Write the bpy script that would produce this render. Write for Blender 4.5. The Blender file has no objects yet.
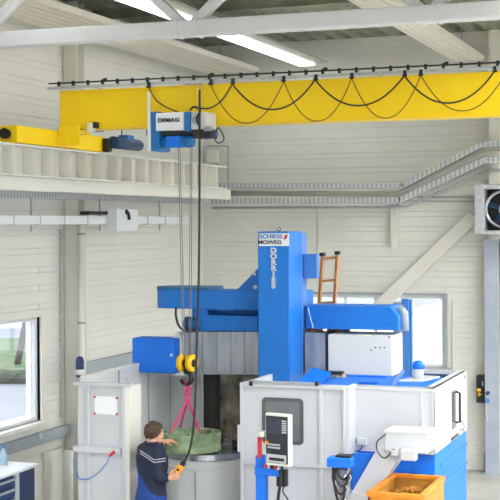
import bpy, bmesh, math, random
from mathutils import Vector, Matrix
random.seed(7)
S = bpy.context.scene
COL = S.collection
PI = math.pi

# ------------------------------------------------------------------ camera
F_PX, CX, CY = 1325.0, 250.0, 224.5
YAW, ROLL = math.radians(20.0), 0.0061
EYE = Vector((0, 0, 3.8))
FW = Vector((-math.sin(YAW), math.cos(YAW), 0))
RT0 = Vector((math.cos(YAW), math.sin(YAW), 0))
RT = RT0 * math.cos(ROLL) - Vector((0, 0, 1)) * math.sin(ROLL)
UP = RT0 * math.sin(ROLL) + Vector((0, 0, 1)) * math.cos(ROLL)
cd = bpy.data.cameras.new('camera')
cam = bpy.data.objects.new('camera', cd)
COL.objects.link(cam)
S.camera = cam
cd.sensor_width = 36
cd.lens = F_PX * 36 / 500
cd.shift_y = (CY - 250) / 500
cd.clip_end = 500
cam.matrix_world = Matrix(((RT.x, UP.x, -FW.x, EYE.x), (RT.y, UP.y, -FW.y, EYE.y),
                           (RT.z, UP.z, -FW.z, EYE.z), (0, 0, 0, 1)))
# ------------------------------------------------------------------ world, exposure
w = bpy.data.worlds.new('sky')
S.world = w
w.use_nodes = True
bg = w.node_tree.nodes['Background']
bg.inputs[0].default_value = (0.86, 0.93, 1.0, 1)
bg.inputs[1].default_value = 3.0
S.view_settings.view_transform = 'Standard'
S.view_settings.look = 'None'
S.view_settings.gamma = 1
S.view_settings.use_curve_mapping = False
S.view_settings.exposure = 0.26
LAMP = 6.0            # emission of the fluorescent diffusers


# ------------------------------------------------------------------ helpers
def ray(u, v):
    return FW + RT * ((u - CX) / F_PX) + UP * ((CY - v) / F_PX)


def on(u, v, ax, val):
    """point of the plane axis=val seen at photo position (u, v)"""
    r = ray(u, v)
    i = 'xyz'.index(ax)
    return EYE + r * ((val - EYE[i]) / r[i])


def zat(v, u, y):
    return on(u, v, 'y', y).z


def xat(u, y, v=300):
    return on(u, v, 'y', y).x


def yat(u, x, v=300):
    return on(u, v, 'x', x).y


def lin(c):
    c = c / 255
    return c / 12.92 if c <= 0.04045 else ((c + 0.055) / 1.055) ** 2.4


def mat(name, rgb, rough=0.5, metal=0.0, var=0.06, scale=6.0, bump=0.0, coat=0.0, stretch=None):
    m = bpy.data.materials.new(name)
    m.use_nodes = True
    nt = m.node_tree
    b = nt.nodes['Principled BSDF']
    c = tuple(lin(x) for x in rgb)
    b.inputs['Roughness'].default_value = rough
    b.inputs['Metallic'].default_value = metal
    b.inputs['Coat Weight'].default_value = coat
    tc = nt.nodes.new('ShaderNodeTexCoord')
    mp = nt.nodes.new('ShaderNodeMapping')
    if stretch:
        mp.inputs['Scale'].default_value = stretch
    nz = nt.nodes.new('ShaderNodeTexNoise')
    nz.inputs['Scale'].default_value = scale
    nz.inputs['Detail'].default_value = 5
    cr = nt.nodes.new('ShaderNodeValToRGB')
    cr.color_ramp.elements[0].position = 0.3
    cr.color_ramp.elements[1].position = 0.7
    cr.color_ramp.elements[0].color = tuple(x * (1 - var) for x in c) + (1,)
    cr.color_ramp.elements[1].color = tuple(min(1, x * (1 + var)) for x in c) + (1,)
    nt.links.new(tc.outputs['Object'], mp.inputs[0])
    nt.links.new(mp.outputs[0], nz.inputs['Vector'])
    nt.links.new(nz.outputs[0], cr.inputs[0])
    nt.links.new(cr.outputs[0], b.inputs['Base Color'])
    if bump:
        bp = nt.nodes.new('ShaderNodeBump')
        bp.inputs['Strength'].default_value = bump
        nt.links.new(nz.outputs[0], bp.inputs['Height'])
        nt.links.new(bp.outputs[0], b.inputs['Normal'])
    return m


def mottled(name, c1, c2, scale, rough=0.6, p0=0.4, p1=0.6, metal=0.0, stretch=(1, 1, 1), bump=0.0):
    m = mat(name, c1, rough, metal, 0, scale, bump, 0, stretch)
    cr = [n for n in m.node_tree.nodes if n.type == 'VALTORGB'][0]
    cr.color_ramp.elements[0].color = tuple(lin(x) for x in c1) + (1,)
    cr.color_ramp.elements[1].color = tuple(lin(x) for x in c2) + (1,)
    cr.color_ramp.elements[0].position = p0
    cr.color_ramp.elements[1].position = p1
    return m


def emit(name, rgb, s):
    m = bpy.data.materials.new(name)
    m.use_nodes = True
    b = m.node_tree.nodes['Principled BSDF']
    b.inputs['Emission Color'].default_value = tuple(rgb) + (1,)
    b.inputs['Emission Strength'].default_value = s
    b.inputs['Base Color'].default_value = (0.8, 0.8, 0.8, 1)
    return m


M = {}
M['wall'] = mat('cream_wall_sheet', (226, 225, 217), 0.55, 0, 0.03, 1.5)
M['ceil'] = mottled('roof_deck_sheet', (140, 143, 126), (158, 160, 142), 3, 0.7)
M['floor'] = mottled('concrete_floor', (150, 148, 144), (196, 193, 186), 1.2, 0.45, 0.3, 0.7)
M['outwall'] = mat('outer_wall_sheet', (190, 190, 186), 0.6)
M['cream'] = mat('cream_steel', (226, 224, 214), 0.5, 0, 0.03)
M['truss'] = mat('white_steel', (214, 214, 216), 0.45, 0, 0.03)
M['panelw'] = mat('ribbed_panel_white', (226, 222, 208), 0.5, 0, 0.03)
M['galv'] = mottled('galvanised_steel', (172, 176, 180), (204, 207, 210), 30, 0.45, 0.3, 0.7, 0.3)
M['greycol'] = mottled('grey_painted_steel', (148, 158, 172), (168, 176, 188), 4, 0.45, 0.3, 0.7)
M['trunk'] = mat('grey_trunking', (158, 166, 172), 0.5)
M['yellow'] = mat('crane_yellow', (255, 213, 0), 0.5, 0, 0.03, 2)
M['yellowhook'] = mat('pulley_yellow', (242, 190, 15), 0.4)
M['blue'] = mat('machine_blue', (8, 114, 204), 0.5, 0, 0.08, 2.5)
M['brightblue'] = mat('bright_blue', (0, 110, 222), 0.55, 0, 0.05, 3)
M['lightblue'] = mat('pale_blue_paint', (70, 126, 196), 0.45, 0, 0.05, 3)
M['motorblue'] = mat('motor_blue', (20, 110, 176), 0.45)
M['darkblue'] = mat('dark_motor_blue', (32, 62, 100), 0.5)
M['navy'] = mat('cabinet_navy', (28, 56, 104), 0.45)
M['white'] = mat('enclosure_white', (200, 202, 206), 0.4, 0, 0.02, 3)
M['offwhite'] = mat('off_white_paint', (228, 226, 216), 0.45, 0, 0.03, 3)
M['greywhite'] = mottled('inner_panel_grey', (212, 214, 214), (226, 227, 224), 2, 0.4, 0.3, 0.7)
M['frame'] = mat('window_frame_white', (232, 234, 236), 0.4, 0, 0.02)
M['black'] = mat('black_plastic', (26, 27, 30), 0.45)
M['cable'] = mat('cable_rubber', (40, 34, 34), 0.6)
M['browncable'] = mat('flat_cable_brown', (96, 60, 22), 0.6)
M['rope'] = mat('steel_rope', (120, 116, 112), 0.5, 0.3)
M['dark'] = mottled('stained_dark_plate', (62, 58, 50), (200, 190, 166), 5, 0.5, 0.42, 0.68, 0.2, (1, 1, 0.6))
M['bellow'] = mottled('way_cover_steel', (128, 134, 144), (184, 188, 194), 5, 0.38, 0.3, 0.7, 0.4, (1, 1, 0.35))
M['steel'] = mottled('bare_steel', (168, 172, 180), (204, 207, 214), 12, 0.25, 0.3, 0.7, 0.7)
M['green'] = mottled('green_primer_ring', (96, 128, 92), (178, 198, 156), 9, 0.6, 0.3, 0.7, 0, (1, 1, 1), 0.2)
M['rust'] = mottled('rusty_green', (98, 88, 52), (124, 150, 96), 13, 0.7, 0.35, 0.6)
M['pink'] = mat('pink_webbing', (222, 62, 122), 0.6)
M['orange'] = mottled('orange_skip_paint', (198, 118, 26), (222, 146, 40), 6, 0.5, 0.3, 0.7)
M['skipin'] = mottled('worn_skip_inside', (150, 104, 40), (204, 146, 56), 8, 0.65, 0.3, 0.7)
M['wood'] = mottled('ladder_wood', (178, 116, 62), (212, 152, 92), 10, 0.55, 0.3, 0.7, 0, (1, 1, 0.15))
M['red'] = mat('red_plastic', (210, 40, 45), 0.4)
M['orangeplastic'] = mat('orange_plastic', (240, 150, 20), 0.45)
M['paper'] = mat('white_paper', (240, 240, 244), 0.7, 0, 0.01)
M['screen'] = mat('dark_screen', (34, 38, 46), 0.2)
M['key'] = mat('key_grey', (190, 194, 198), 0.5)
M['skin'] = mat('skin', (214, 160, 130), 0.55, 0, 0.05, 20)
M['hair'] = mottled('brown_hair', (34, 24, 18), (96, 68, 48), 45, 0.7, 0.3, 0.7, 0, (1, 1, 1), 0.6)
M['overall'] = mat('blue_workwear', (22, 66, 142), 0.8, 0, 0.12, 14, 0.3)
M['jacket'] = mat('navy_workwear', (32, 38, 60), 0.85, 0, 0.12, 14, 0.3)
M['stripe'] = mat('silver_piping', (196, 200, 208), 0.5)
M['grass'] = mottled('grass_bank', (70, 92, 56), (104, 116, 84), 3, 0.9)
M['hedge'] = mottled('hedge_leaves', (40, 50, 38), (70, 78, 62), 5, 0.9)
M['road'] = mottled('pale_asphalt', (112, 115, 124), (130, 132, 140), 0.6, 0.6, 0.3, 0.7)
M['bark'] = mat('tree_bark', (74, 66, 60), 0.9)
M['backdrop'] = mat('pale_backdrop', (222, 224, 228), 0.8)  # pale tone stands in for white sky and window glare
M['lamp'] = emit('lit_diffuser', (0.96, 0.98, 1.0), LAMP)
M['addedlamp'] = emit('added_strip_diffuser', (0.96, 0.98, 1.0), LAMP * 15.0)  # stronger glow for the strips added out of frame
M['housing'] = mat('lamp_housing_grey', (176, 176, 168), 0.5)
g = bpy.data.materials.new('clear_glass')
g.use_nodes = True
gn = g.node_tree
for n in list(gn.nodes):
    gn.nodes.remove(n)
go = gn.nodes.new('ShaderNodeOutputMaterial')
gm = gn.nodes.new('ShaderNodeMixShader')
gt = gn.nodes.new('ShaderNodeBsdfTransparent')
gg = gn.nodes.new('ShaderNodeBsdfGlossy')
gg.inputs['Roughness'].default_value = 0.02
gm.inputs[0].default_value = 0.07
gn.links.new(gt.outputs[0], gm.inputs[1])
gn.links.new(gg.outputs[0], gm.inputs[2])
gn.links.new(gm.outputs[0], go.inputs[0])
M['glass'] = g
M['darkglass'] = mat('dark_tinted_glass', (84, 88, 92), 0.12, 0, 0.15, 3)


# slotted galvanised sheet: rows of darker slots that repeat along the tray
m = mat('slotted_galvanised', (200, 203, 205), 0.45, 0.2, .04, 20)
nt = m.node_tree
b_ = nt.nodes['Principled BSDF']
geo = nt.nodes.new('ShaderNodeNewGeometry')
dot = nt.nodes.new('ShaderNodeVectorMath'); dot.operation = 'DOT_PRODUCT'; dot.inputs[1].default_value = (1, 1, 0)
mul_ = nt.nodes.new('ShaderNodeMath'); mul_.operation = 'MULTIPLY'; mul_.inputs[1].default_value = 14.0
fra = nt.nodes.new('ShaderNodeMath'); fra.operation = 'FRACT'
gt_ = nt.nodes.new('ShaderNodeMath'); gt_.operation = 'GREATER_THAN'; gt_.inputs[1].default_value = .6
mix = nt.nodes.new('ShaderNodeMix'); mix.data_type = 'RGBA'
mix.inputs[7].default_value = (.36, .37, .38, 1)
nt.links.new(geo.outputs['Position'], dot.inputs[0]); nt.links.new(dot.outputs['Value'], mul_.inputs[0])
nt.links.new(mul_.outputs[0], fra.inputs[0]); nt.links.new(fra.outputs[0], gt_.inputs[0])
nt.links.new(gt_.outputs[0], mix.inputs[0])
nt.links.new(b_.inputs['Base Color'].links[0].from_socket, mix.inputs[6])
nt.links.new(mix.outputs[2], b_.inputs['Base Color'])
M['slotted'] = m


class MB:
    def __init__(s):
        s.v, s.f = [], []

    def add(s, vs, fs):
        n = len(s.v)
        s.v += [Vector(p) for p in vs]
        s.f += [tuple(i + n for i in f) for f in fs]
        return s

    def box(s, x0, x1, y0, y1, z0, z1):
        vs = [(x, y, z) for x in (x0, x1) for y in (y0, y1) for z in (z0, z1)]
        return s.add(vs, [(0, 1, 3, 2), (4, 6, 7, 5), (0, 4, 5, 1), (2, 3, 7, 6), (0, 2, 6, 4), (1, 5, 7, 3)])

    def pbox(s, u0, v0, u1, v1, y, depth):
        """box whose front face covers the photo rectangle at distance y"""
        um, vm = (u0 + u1) / 2, (v0 + v1) / 2
        return s.box(xat(u0, y, vm), xat(u1, y, vm), y, y + depth, zat(v1, um, y), zat(v0, um, y))

    def bar(s, p, q, w, h, up=(0, 0, 1)):
        p, q = Vector(p), Vector(q)
        d = (q - p).normalized()
        a = d.cross(Vector(up)).normalized()
        b = a.cross(d).normalized()
        vs = [o + a * (i * w / 2) + b * (j * h / 2) for o in (p, q) for i in (-1, 1) for j in (-1, 1)]
        return s.add(vs, [(0, 1, 3, 2), (4, 6, 7, 5), (0, 4, 5, 1), (2, 3, 7, 6), (0, 2, 6, 4), (1, 5, 7, 3)])

    def prism(s, pts, ax, a, b):
        """extrude a polygon of the two other axes along ax from a to b"""
        def mk(p, t):
            if ax == 'y': return (p[0], t, p[1])
            if ax == 'x': return (t, p[0], p[1])
            return (p[0], p[1], t)
        n = len(pts)
        vs = [mk(p, a) for p in pts] + [mk(p, b) for p in pts]
        fs = [tuple(range(n)), tuple(range(2 * n - 1, n - 1, -1))]
        fs += [(i, (i + 1) % n, n + (i + 1) % n, n + i) for i in range(n)]
        return s.add(vs, fs)

    def tube(s, pts, r, seg=8):
        pts = [Vector(p) for p in pts]
        rs = r if isinstance(r, (list, tuple)) else [r] * len(pts)
        n = len(pts)
        vs, prev = [], None
        for i, p in enumerate(pts):
            d = (pts[min(i + 1, n - 1)] - pts[max(i - 1, 0)]).normalized()
            if prev is None:
                a = d.orthogonal().normalized()
            else:
                a = (prev - d * prev.dot(d))
                a = a.normalized() if a.length > 1e-6 else d.orthogonal().normalized()
            prev = a
            b = d.cross(a)
            for k in range(seg):
                t = 2 * PI * k / seg
                vs.append(p + (a * math.cos(t) + b * math.sin(t)) * rs[i])
        fs = [(i * seg + k, i * seg + (k + 1) % seg, (i + 1) * seg + (k + 1) % seg, (i + 1) * seg + k)
              for i in range(n - 1) for k in range(seg)]
        fs += [tuple(range(seg - 1, -1, -1)), tuple((n - 1) * seg + k for k in range(seg))]
        return s.add(vs, fs)

    def cyl(s, p, q, r, r2=None, seg=24):
        return s.tube([p, q], [r, r if r2 is None else r2], seg)

    def lathe(s, c, prof, seg=48, ax='z', closed=False):
        c = Vector(c)
        vs = []
        for r, h in prof:
            for k in range(seg):
                t = 2 * PI * k / seg
                a, b = r * math.cos(t), r * math.sin(t)
                vs.append(c + Vector({'z': (a, b, h), 'y': (a, h, b), 'x': (h, a, b)}[ax]))
        n = len(prof)
        fs = []
        for i in range(n if closed else n - 1):
            j = (i + 1) % n
            fs += [(i * seg + k, i * seg + (k + 1) % seg, j * seg + (k + 1) % seg, j * seg + k) for k in range(seg)]
        if not closed:
            fs += [tuple(range(seg)), tuple((n - 1) * seg + k for k in range(seg - 1, -1, -1))]
        return s.add(vs, fs)

    def ell(s, c, r, seg=20, rings=12, rot=None):
        c = Vector(c)
        R3 = rot or Matrix.Identity(3)
        vs, fs = [], []
        for i in range(rings + 1):
            ph = PI * (0.02 + 0.96 * i / rings)
            for k in range(seg):
                t = 2 * PI * k / seg
                vs.append(c + R3 @ Vector((r[0] * math.sin(ph) * math.cos(t), r[1] * math.sin(ph) * math.sin(t), r[2] * math.cos(ph))))
        for i in range(rings):
            fs += [(i * seg + k, i * seg + (k + 1) % seg, (i + 1) * seg + (k + 1) % seg, (i + 1) * seg + k) for k in range(seg)]
        fs += [tuple(range(seg)), tuple(rings * seg + k for k in range(seg - 1, -1, -1))]
        return s.add(vs, fs)

    def build(s, name, m, parent=None, smooth=False, bevel=0.0, weld=False):
        xs = [p.x for p in s.v]; ys = [p.y for p in s.v]; zs = [p.z for p in s.v]
        c = Vector(((min(xs) + max(xs)) / 2, (min(ys) + max(ys)) / 2, min(zs)))
        me = bpy.data.meshes.new(name)
        me.from_pydata([p - c for p in s.v], [], s.f)
        bm = bmesh.new()
        bm.from_mesh(me)
        bmesh.ops.recalc_face_normals(bm, faces=bm.faces)
        bm.to_mesh(me)
        bm.free()
        me.materials.append(M[m] if isinstance(m, str) else m)
        if smooth:
            for p in me.polygons:
                p.use_smooth = len(p.vertices) <= 4
        o = bpy.data.objects.new(name, me)
        COL.objects.link(o)
        if parent is not None:
            o.parent = parent
            par = parent
            off = Vector((0, 0, 0))
            while par is not None:
                off += par.location
                par = par.parent
            o.location = c - off
        else:
            o.location = c
        if bevel:
            b = o.modifiers.new('bevel', 'BEVEL')
            b.width = bevel
            b.segments = 2
            b.limit_method = 'ANGLE'
            b.angle_limit = 0.7
        return o


def thing(name, label, cat, loc, group=None):
    o = bpy.data.objects.new(name, None)
    o.empty_display_size = 0.1
    COL.objects.link(o)
    o.location = loc
    tag(o, label, cat, group)
    return o


def tag(o, label, cat, group=None):
    o['label'] = label
    o['category'] = cat
    if group: o['group'] = group
    return o


def struct(o):
    o['kind'] = 'structure'
    return o


def bez(pts, n=10):
    """smooth curve through points (Catmull-Rom)"""
    P = [Vector(p) for p in pts]
    P = [P[0] * 2 - P[1]] + P + [P[-1] * 2 - P[-2]]
    out = []
    for i in range(1, len(P) - 2):
        for k in range(n):
            t = k / n
            out.append(0.5 * ((2 * P[i]) + (P[i + 1] - P[i - 1]) * t + (2 * P[i - 1] - 5 * P[i] + 4 * P[i + 1] - P[i + 2]) * t * t
                              + (3 * P[i] - P[i - 1] - 3 * P[i + 1] + P[i + 2]) * t ** 3))
    out.append(P[-2])
    return out


def text(s, name, m, loc, size, parent=None, rotz=0.0, depth=0.004, sx=1.0, bold=0.0):
    cu = bpy.data.curves.new(name, 'FONT')
    cu.body = s
    cu.size = size
    cu.extrude = depth
    cu.offset = bold
    cu.align_x = 'CENTER'
    cu.align_y = 'CENTER'
    t = bpy.data.objects.new(name, cu)
    COL.objects.link(t)
    dg = bpy.context.evaluated_depsgraph_get()
    me = bpy.data.meshes.new_from_object(t.evaluated_get(dg))
    bpy.data.objects.remove(t)
    me.transform(Matrix.Rotation(rotz, 4, 'Z') @ Matrix.Rotation(PI / 2, 4, 'X') @ Matrix.Diagonal((sx, 1, 1, 1)))
    me.materials.clear()
    me.materials.append(M[m])
    o = bpy.data.objects.new(name, me)
    COL.objects.link(o)
    off = Vector((0, 0, 0))
    par = parent
    while par is not None:
        off += par.location
        par = par.parent
    o.parent = parent
    o.location = Vector(loc) - off
    return o


# ================================================================== SETTING
XL, YB, XR, YR, ZC = -8.23, 20.35, 6.0, -5.0, 6.75
PROF = [(0.0, 0.0), (0.1475, 0.0), (0.150, -0.009), (0.155, -0.009), (0.1575, -0.003), (0.2255, -0.003), (0.228, -0.010), (0.2325, -0.010), (0.235, 0.0)]


def ribbed_wall(name, ax, c, a0, a1, sgn, holes=()):
    """profiled sheet wall; ax='x' means plane x=c running along y; sgn: side the room is on"""
    m = MB()
    cuts = sorted({a0, a1} | {h[0] for h in holes} | {h[1] for h in holes})
    prof = []
    k = 0
    while k * 0.235 < ZC:
        prof += [(k * 0.235 + z, d) for z, d in PROF[:-1]]
        k += 1
    prof.append((k * 0.235, 0))
    T = 0.16

    def P(a, z, d):
        return (c + sgn * d, a, z) if ax == 'x' else (a, c + sgn * d, z)

    for i in range(len(cuts) - 1):
        s0, s1 = cuts[i], cuts[i + 1]
        runs = [(0.0, ZC)]
        for h in holes:
            if h[0] <= s0 + 1e-6 and h[1] >= s1 - 1e-6:
                runs = [(0.0, h[2]), (h[3], ZC)]
        for z0, z1 in runs:
            pts = []
            for (za, da), (zb, db) in zip(prof, prof[1:]):
                lo, hi = max(za, z0), min(zb, z1)
                if hi - lo < 1e-5: continue
                fa = da + (db - da) * (lo - za) / (zb - za)
                fb = da + (db - da) * (hi - za) / (zb - za)
                if not pts or abs(pts[-1][0] - lo) > 1e-6: pts.append((lo, fa))
                pts.append((hi, fb))
            vs = [P(s0, z, d) for z, d in pts] + [P(s1, z, d) for z, d in pts]
            n = len(pts)
            m.add(vs, [(j, j + 1, n + j + 1, n + j) for j in range(n - 1)])
            q = [P(s0, z0, -T), P(s0, z1, -T), P(s1, z1, -T), P(s1, z0, -T), P(s0, z0, pts[0][1]), P(s0, z1, pts[-1][1]),
                 P(s1, z1, pts[-1][1]), P(s1, z0, pts[0][1])]
            m.add(q, [(0, 1, 2, 3), (0, 4, 7, 3), (1, 5, 6, 2), (0, 1, 5, 4), (3, 2, 6, 7)])
    return struct(m.build(name, 'wall'))


# window openings
W1 = (10.6, yat(40, XL, 380), zat(0, 0, 1) * 0 + on(0, 432, 'x', XL).z, on(0, 322, 'x', XL).z)
W2 = (xat(307, YB, 330), xat(445, YB, 330), 1.55, zat(295, 420, YB))
ribbed_wall('wall_left', 'x', XL, YR, YB + .16, 1, [W1, (4.2, 8.4, W1[2], W1[3])])
ribbed_wall('wall_back', 'y', YB, XL - .16, XR + .16, -1, [W2])
m = MB()
for x0, x1, z0, z1 in ((XL, XR, 0, .9), (XL, XR, 3.4, ZC), (XL, -6.5, .9, 3.4), (-3.6, -2.2, .9, 3.4), (.6, 2.0, .9, 3.4), (4.8, XR, .9, 3.4)):
    m.box(x0, x1, YR - 0.16, YR, z0, z1)
struct(m.build('wall_rear', 'wall'))
m = MB()
for y0, y1, z0, z1 in ((YR, YB, 0, .5), (YR, YB, 4.6, ZC), (YR, -4, .5, 4.6), (2, 2.3, .5, 4.6), (8.6, 8.9, .5, 4.6), (14.6, 14.9, .5, 4.6), (19.6, YB, .5, 4.6)):
    m.box(XR, XR + 0.16, y0, y1, z0, z1)
struct(m.build('wall_right', 'wall'))
m = MB()
m.box(XL - 0.16, XR + 0.16, YR - 0.16, YB + 0.16, -0.2, 0)
struct(m.build('floor', 'floor'))
m = MB()                                    # trapezoidal roof deck, ribs running along the room
x = XL - 0.1
pts = []
while x < XR + 0.1:
    pts += [(x, ZC), (x + 0.14, ZC), (x + 0.18, ZC + 0.09), (x + 0.26, ZC + 0.09), (x + 0.30, ZC)]
    x += 0.30
pts = [p for i, p in enumerate(pts) if i == 0 or p != pts[i - 1]]
n = len(pts)
m.add([(p[0], YR - 0.1, p[1]) for p in pts] + [(p[0], YB + 0.05, p[1]) for p in pts], [(j, j + 1, n + j + 1, n + j) for j in range(n - 1)])
m.box(XL - 0.16, XR + 0.16, YR - 0.16, YB + 0.16, ZC + 0.12, ZC + 0.3)
for yy in (YR - .15, YB + .01):
    m.box(XL - .16, XR + .16, yy, yy + .1, ZC - .02, ZC + .13)
struct(m.build('ceiling', 'ceil'))
m = MB()
m.box(-120, 60, -60, 140, -0.5, -0.21)
struct(m.build('ground', 'road'))
struct(MB().box(-14, 40, YB + .6, 130, -.209, -.19).build('glare_yard', 'backdrop'))  # pale ground added so the back window looks blown out by daylight


def window_x(name, x, y0, y1, z0, z1, mull):
    fr = MB()
    t = 0.045
    xo, xi = x - 0.12, x - 0.04
    fr.box(xo, xi, y0, y1, z0, z0 + t); fr.box(xo, xi, y0, y1, z1 - t, z1)
    fr.box(xo, xi, y0, y0 + t, z0 + t, z1 - t); fr.box(xo, xi, y1 - t, y1, z0 + t, z1 - t)
    for a in mull: fr.box(xo, xi, a - 0.012, a + 0.012, z0 + t, z1 - t)
    f = struct(fr.build(name, 'frame', bevel=0.006))
    MB().box(x - 0.085, x - 0.075, y0 + t, y1 - t, z0 + t, z1 - t).build('glass', 'glass', f)
    c = MB()                                 # cream lining around the opening
    b = 0.10
    c.box(x - 0.04, x + 0.03, y0 - b, y1 + b, z1, z1 + b); c.box(x - 0.04, x + 0.03, y1, y1 + b, z0, z1)
    c.box(x - 0.04, x + 0.03, y0 - b, y0, z0, z1)
    c.box(x - 0.04, x + 0.09, y0 - b, y1 + b, z0 - 0.05, z0)
    c.build('window_lining', 'cream', f, bevel=0.004)
    return f


mul = yat(29, XL - .08, 380)
window_x('window_1', XL, *W1, [mul, mul - 1.0])
window_x('window_3', XL, 4.2, 8.4, W1[2], W1[3], [5.6, 7.0])
fr = MB()
x0, x1, z0, z1 = W2
t = 0.06
fr.box(x0, x1, YB + 0.04, YB + 0.12, z0, z0 + t); fr.box(x0, x1, YB + 0.04, YB + 0.12, z1 - t, z1)
for a in (x0 + t / 2, x1 - t / 2, xat(411, YB), xat(375, YB), xat(345, YB)): fr.box(a - t / 2, a + t / 2, YB + 0.04, YB + 0.12, z0 + t, z1 - t)
w2 = struct(fr.build('window_2', 'frame', bevel=0.006))
MB().box(x0 + t, x1 - t, YB + 0.075, YB + 0.085, z0 + t, z1 - t).build('glass', 'glass', w2)
c = MB()
c.box(x0 - .04, x1 + .04, YB - 0.02, YB + 0.04, z1, z1 + .03)
c.box(x1, x1 + .04, YB - 0.03, YB + 0.04, z0, z1)
c.box(x0 - .1, x0, YB - 0.03, YB + 0.04, z0, z1)
c.box(x0 - .1, x1 + .1, YB - 0.09, YB + 0.04, z0 - .05, z0)
c.build('window_lining', 'trunk', w2)
# kick plate along the back wall
m = MB().box(-3.6, XR, YB - 0.035, YB, 0.0, 0.27)
struct(m.build('baseboard_back', 'trunk'))
# plain closing panel low on the left wall
m = MB().box(XL, XL + 0.03, yat(43, XL, 480), 15.4, 0, 0.92)
struct(m.build('trim_1', 'cream'))

# ------------------------------------------------------------------ outside the left window
def pd(u, v, d):
    return EYE + ray(u, v) * d


p = pd(20, 372, 34)
hz = MB()
c0 = Vector((p.x, p.y, -0.21))
for k in range(-40, 6):
    q = c0 + RT0 * k * 0.4
    hz.ell((q.x, q.y + random.uniform(-.1, .1), -0.05 + random.uniform(-.04, .04)), (0.42, 0.35, 0.2), 10, 6)
tag(hz.build('hedge', 'hedge'), 'low dark hedge along the car park outside the left window', 'hedge')
gb = MB()
fl = [c0 - RT0 * 17 + FW * .3, c0 + RT0 * 3 + FW * .3, c0 + RT0 * 3 + FW * 13, c0 - RT0 * 20 + FW * 13]
gb.prism([(q.x, q.y) for q in fl], 'z', -.21, -.17)
struct(gb.build('grass_bank', 'grass'))
for (u, d, h, lean) in ((13, 38, 4.2, -0.5), (20, 43, 3.8, 0.5)):
    b = pd(u + (4 if lean < 0 else 0), 352, d)
    b.z = -.2
    tr = MB()
    top = b + Vector((lean, -lean * 2.2, h))
    tr.tube(bez([b, b.lerp(top, .35) + Vector((0.1, 0.25, 0)), b.lerp(top, .7) + Vector((-.1, -.3, 0)), top]), [0.10 - 0.002 * i for i in range(31)], 8)
    for s_ in (-1, 1):
        tr.tube(bez([b.lerp(top, .45), b.lerp(top, .6) + Vector((s_ * .3, s_ * .7, .1)), b.lerp(top, .9) + Vector((s_ * .6, s_ * 1.6, .4))]), 0.05, 6)
    tag(tr.build('bare_tree', 'bark', smooth=True), 'leaning bare tree on the grass bank seen through the left window' if lean < 0 else
        'slimmer bare tree farther back on the grass bank outside', 'tree')
q = pd(0, 300, 52)
fl = [q - RT0 * 25, q + RT0 * 5, q + RT0 * 5 + FW * 10, q - RT0 * 25 + FW * 10]
m = MB().prism([(a_.x, a_.y) for a_ in fl], 'z', -.21, 7)  # plain block added in place of the white sky
tag(m.build('sky_backdrop', 'backdrop'), 'pale backdrop block standing in for the white sky beyond the grass bank', 'building')

# ================================================================== STEEL FRAME
def i_column(name, x0, x1, y0, y1, z1, m, label, web='x'):
    b = MB()
    t = 0.014
    if web == 'x':
        b.box(x0, x1, y0, y0 + t, 0.012, z1); b.box(x0, x1, y1 - t, y1, 0.012, z1)
        b.box((x0 + x1) / 2 - .006, (x0 + x1) / 2 + .006, y0 + t, y1 - t, 0.012, z1)
    else:
        b.box(x0, x0 + t, y0, y1, 0.012, z1); b.box(x1 - t, x1, y0, y1, 0.012, z1)
        b.box(x0 + t, x1 - t, (y0 + y1) / 2 - .006, (y0 + y1) / 2 + .006, 0.012, z1)
    o = b.build(name, m)
    MB().box(x0 - .03, x1 + .02, y0 - .04, y1 + .0, 0, .012).build('base_plate', m, o)
    return tag(o, label, 'column')


yc = yat(66, -8.2, 300)
i_column('steel_column', XL + .01, XL + .21, yc, yc + .22, ZC - .02, 'cream', 'cream steel column standing against the left wall beyond the window', 'x')
xc0, xc1 = xat(485, YB - .3, 400), xat(499, YB - .3, 400)
i_column('steel_column', xc0, xc1, YB - .3, YB - .03, 3.55, 'greycol', 'blue-grey steel column at the right end of the back wall', 'x')
i_column('steel_column', xat(488.5, YB - .25, 100), xat(497.5, YB - .25, 100), YB - .22, YB - .03, ZC - .02, 'cream',
         'tall cream steel column rising behind the fan heater to the roof', 'x')
i_column('steel_column', XL + .01, XL + .21, 11.39, 11.61, 5.5, 'cream', 'cream steel column carrying the near end of the roof truss', 'x')

# vertical dark joint and clip strip beside the left column
m = MB().box(XL, XL + 0.03, yc - .13, yc - .10, 1.3, 3.75)
tag(m.build('wall_channel', 'galv'), 'slotted galvanised channel upright on the left wall beside the column', 'channel')

# roof truss
YT = 11.5
zc_ = zat(41, 0, YT)
tr = thing('roof_truss', 'white steel roof truss crossing the top of the hall', 'truss', (-1, YT, zc_ - .08))
cb = MB().box(XL + .2, XR, YT - .08, YT + .08, zc_ - .07, zc_ + .08)
cb.build('bottom_chord', 'truss', tr, bevel=.012)
ztc = ZC - .16
MB().box(XL + .2, XR, YT - .07, YT + .07, ztc, ztc + .14).build('top_chord', 'truss', tr, bevel=.01)
xn = xat(189, YT, 25)
sp = xat(428, YT, 15) - xn
for k in range(-2, 5):
    xx = xn + k * sp
    if xx < XL + .3 or xx > XR: continue
    for s_ in (-1, 1):
        xe = xx + s_ * sp / 2
        if xe < XL + .2 or xe > XR: continue
        MB().bar((xx + s_ * .06, YT, zc_ + .06), (xe - s_ * .04, YT, ztc + .02), .09, .09, (0, 1, 0)).build('diagonal', 'truss', tr, bevel=.008)
    for e in (-.1, .1):
        MB().box(xx + e - .012, xx + e + .012, YT - .088, YT + .088, zc_ - .078, zc_ + .088).build('node_stiffener', 'truss', tr)

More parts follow.
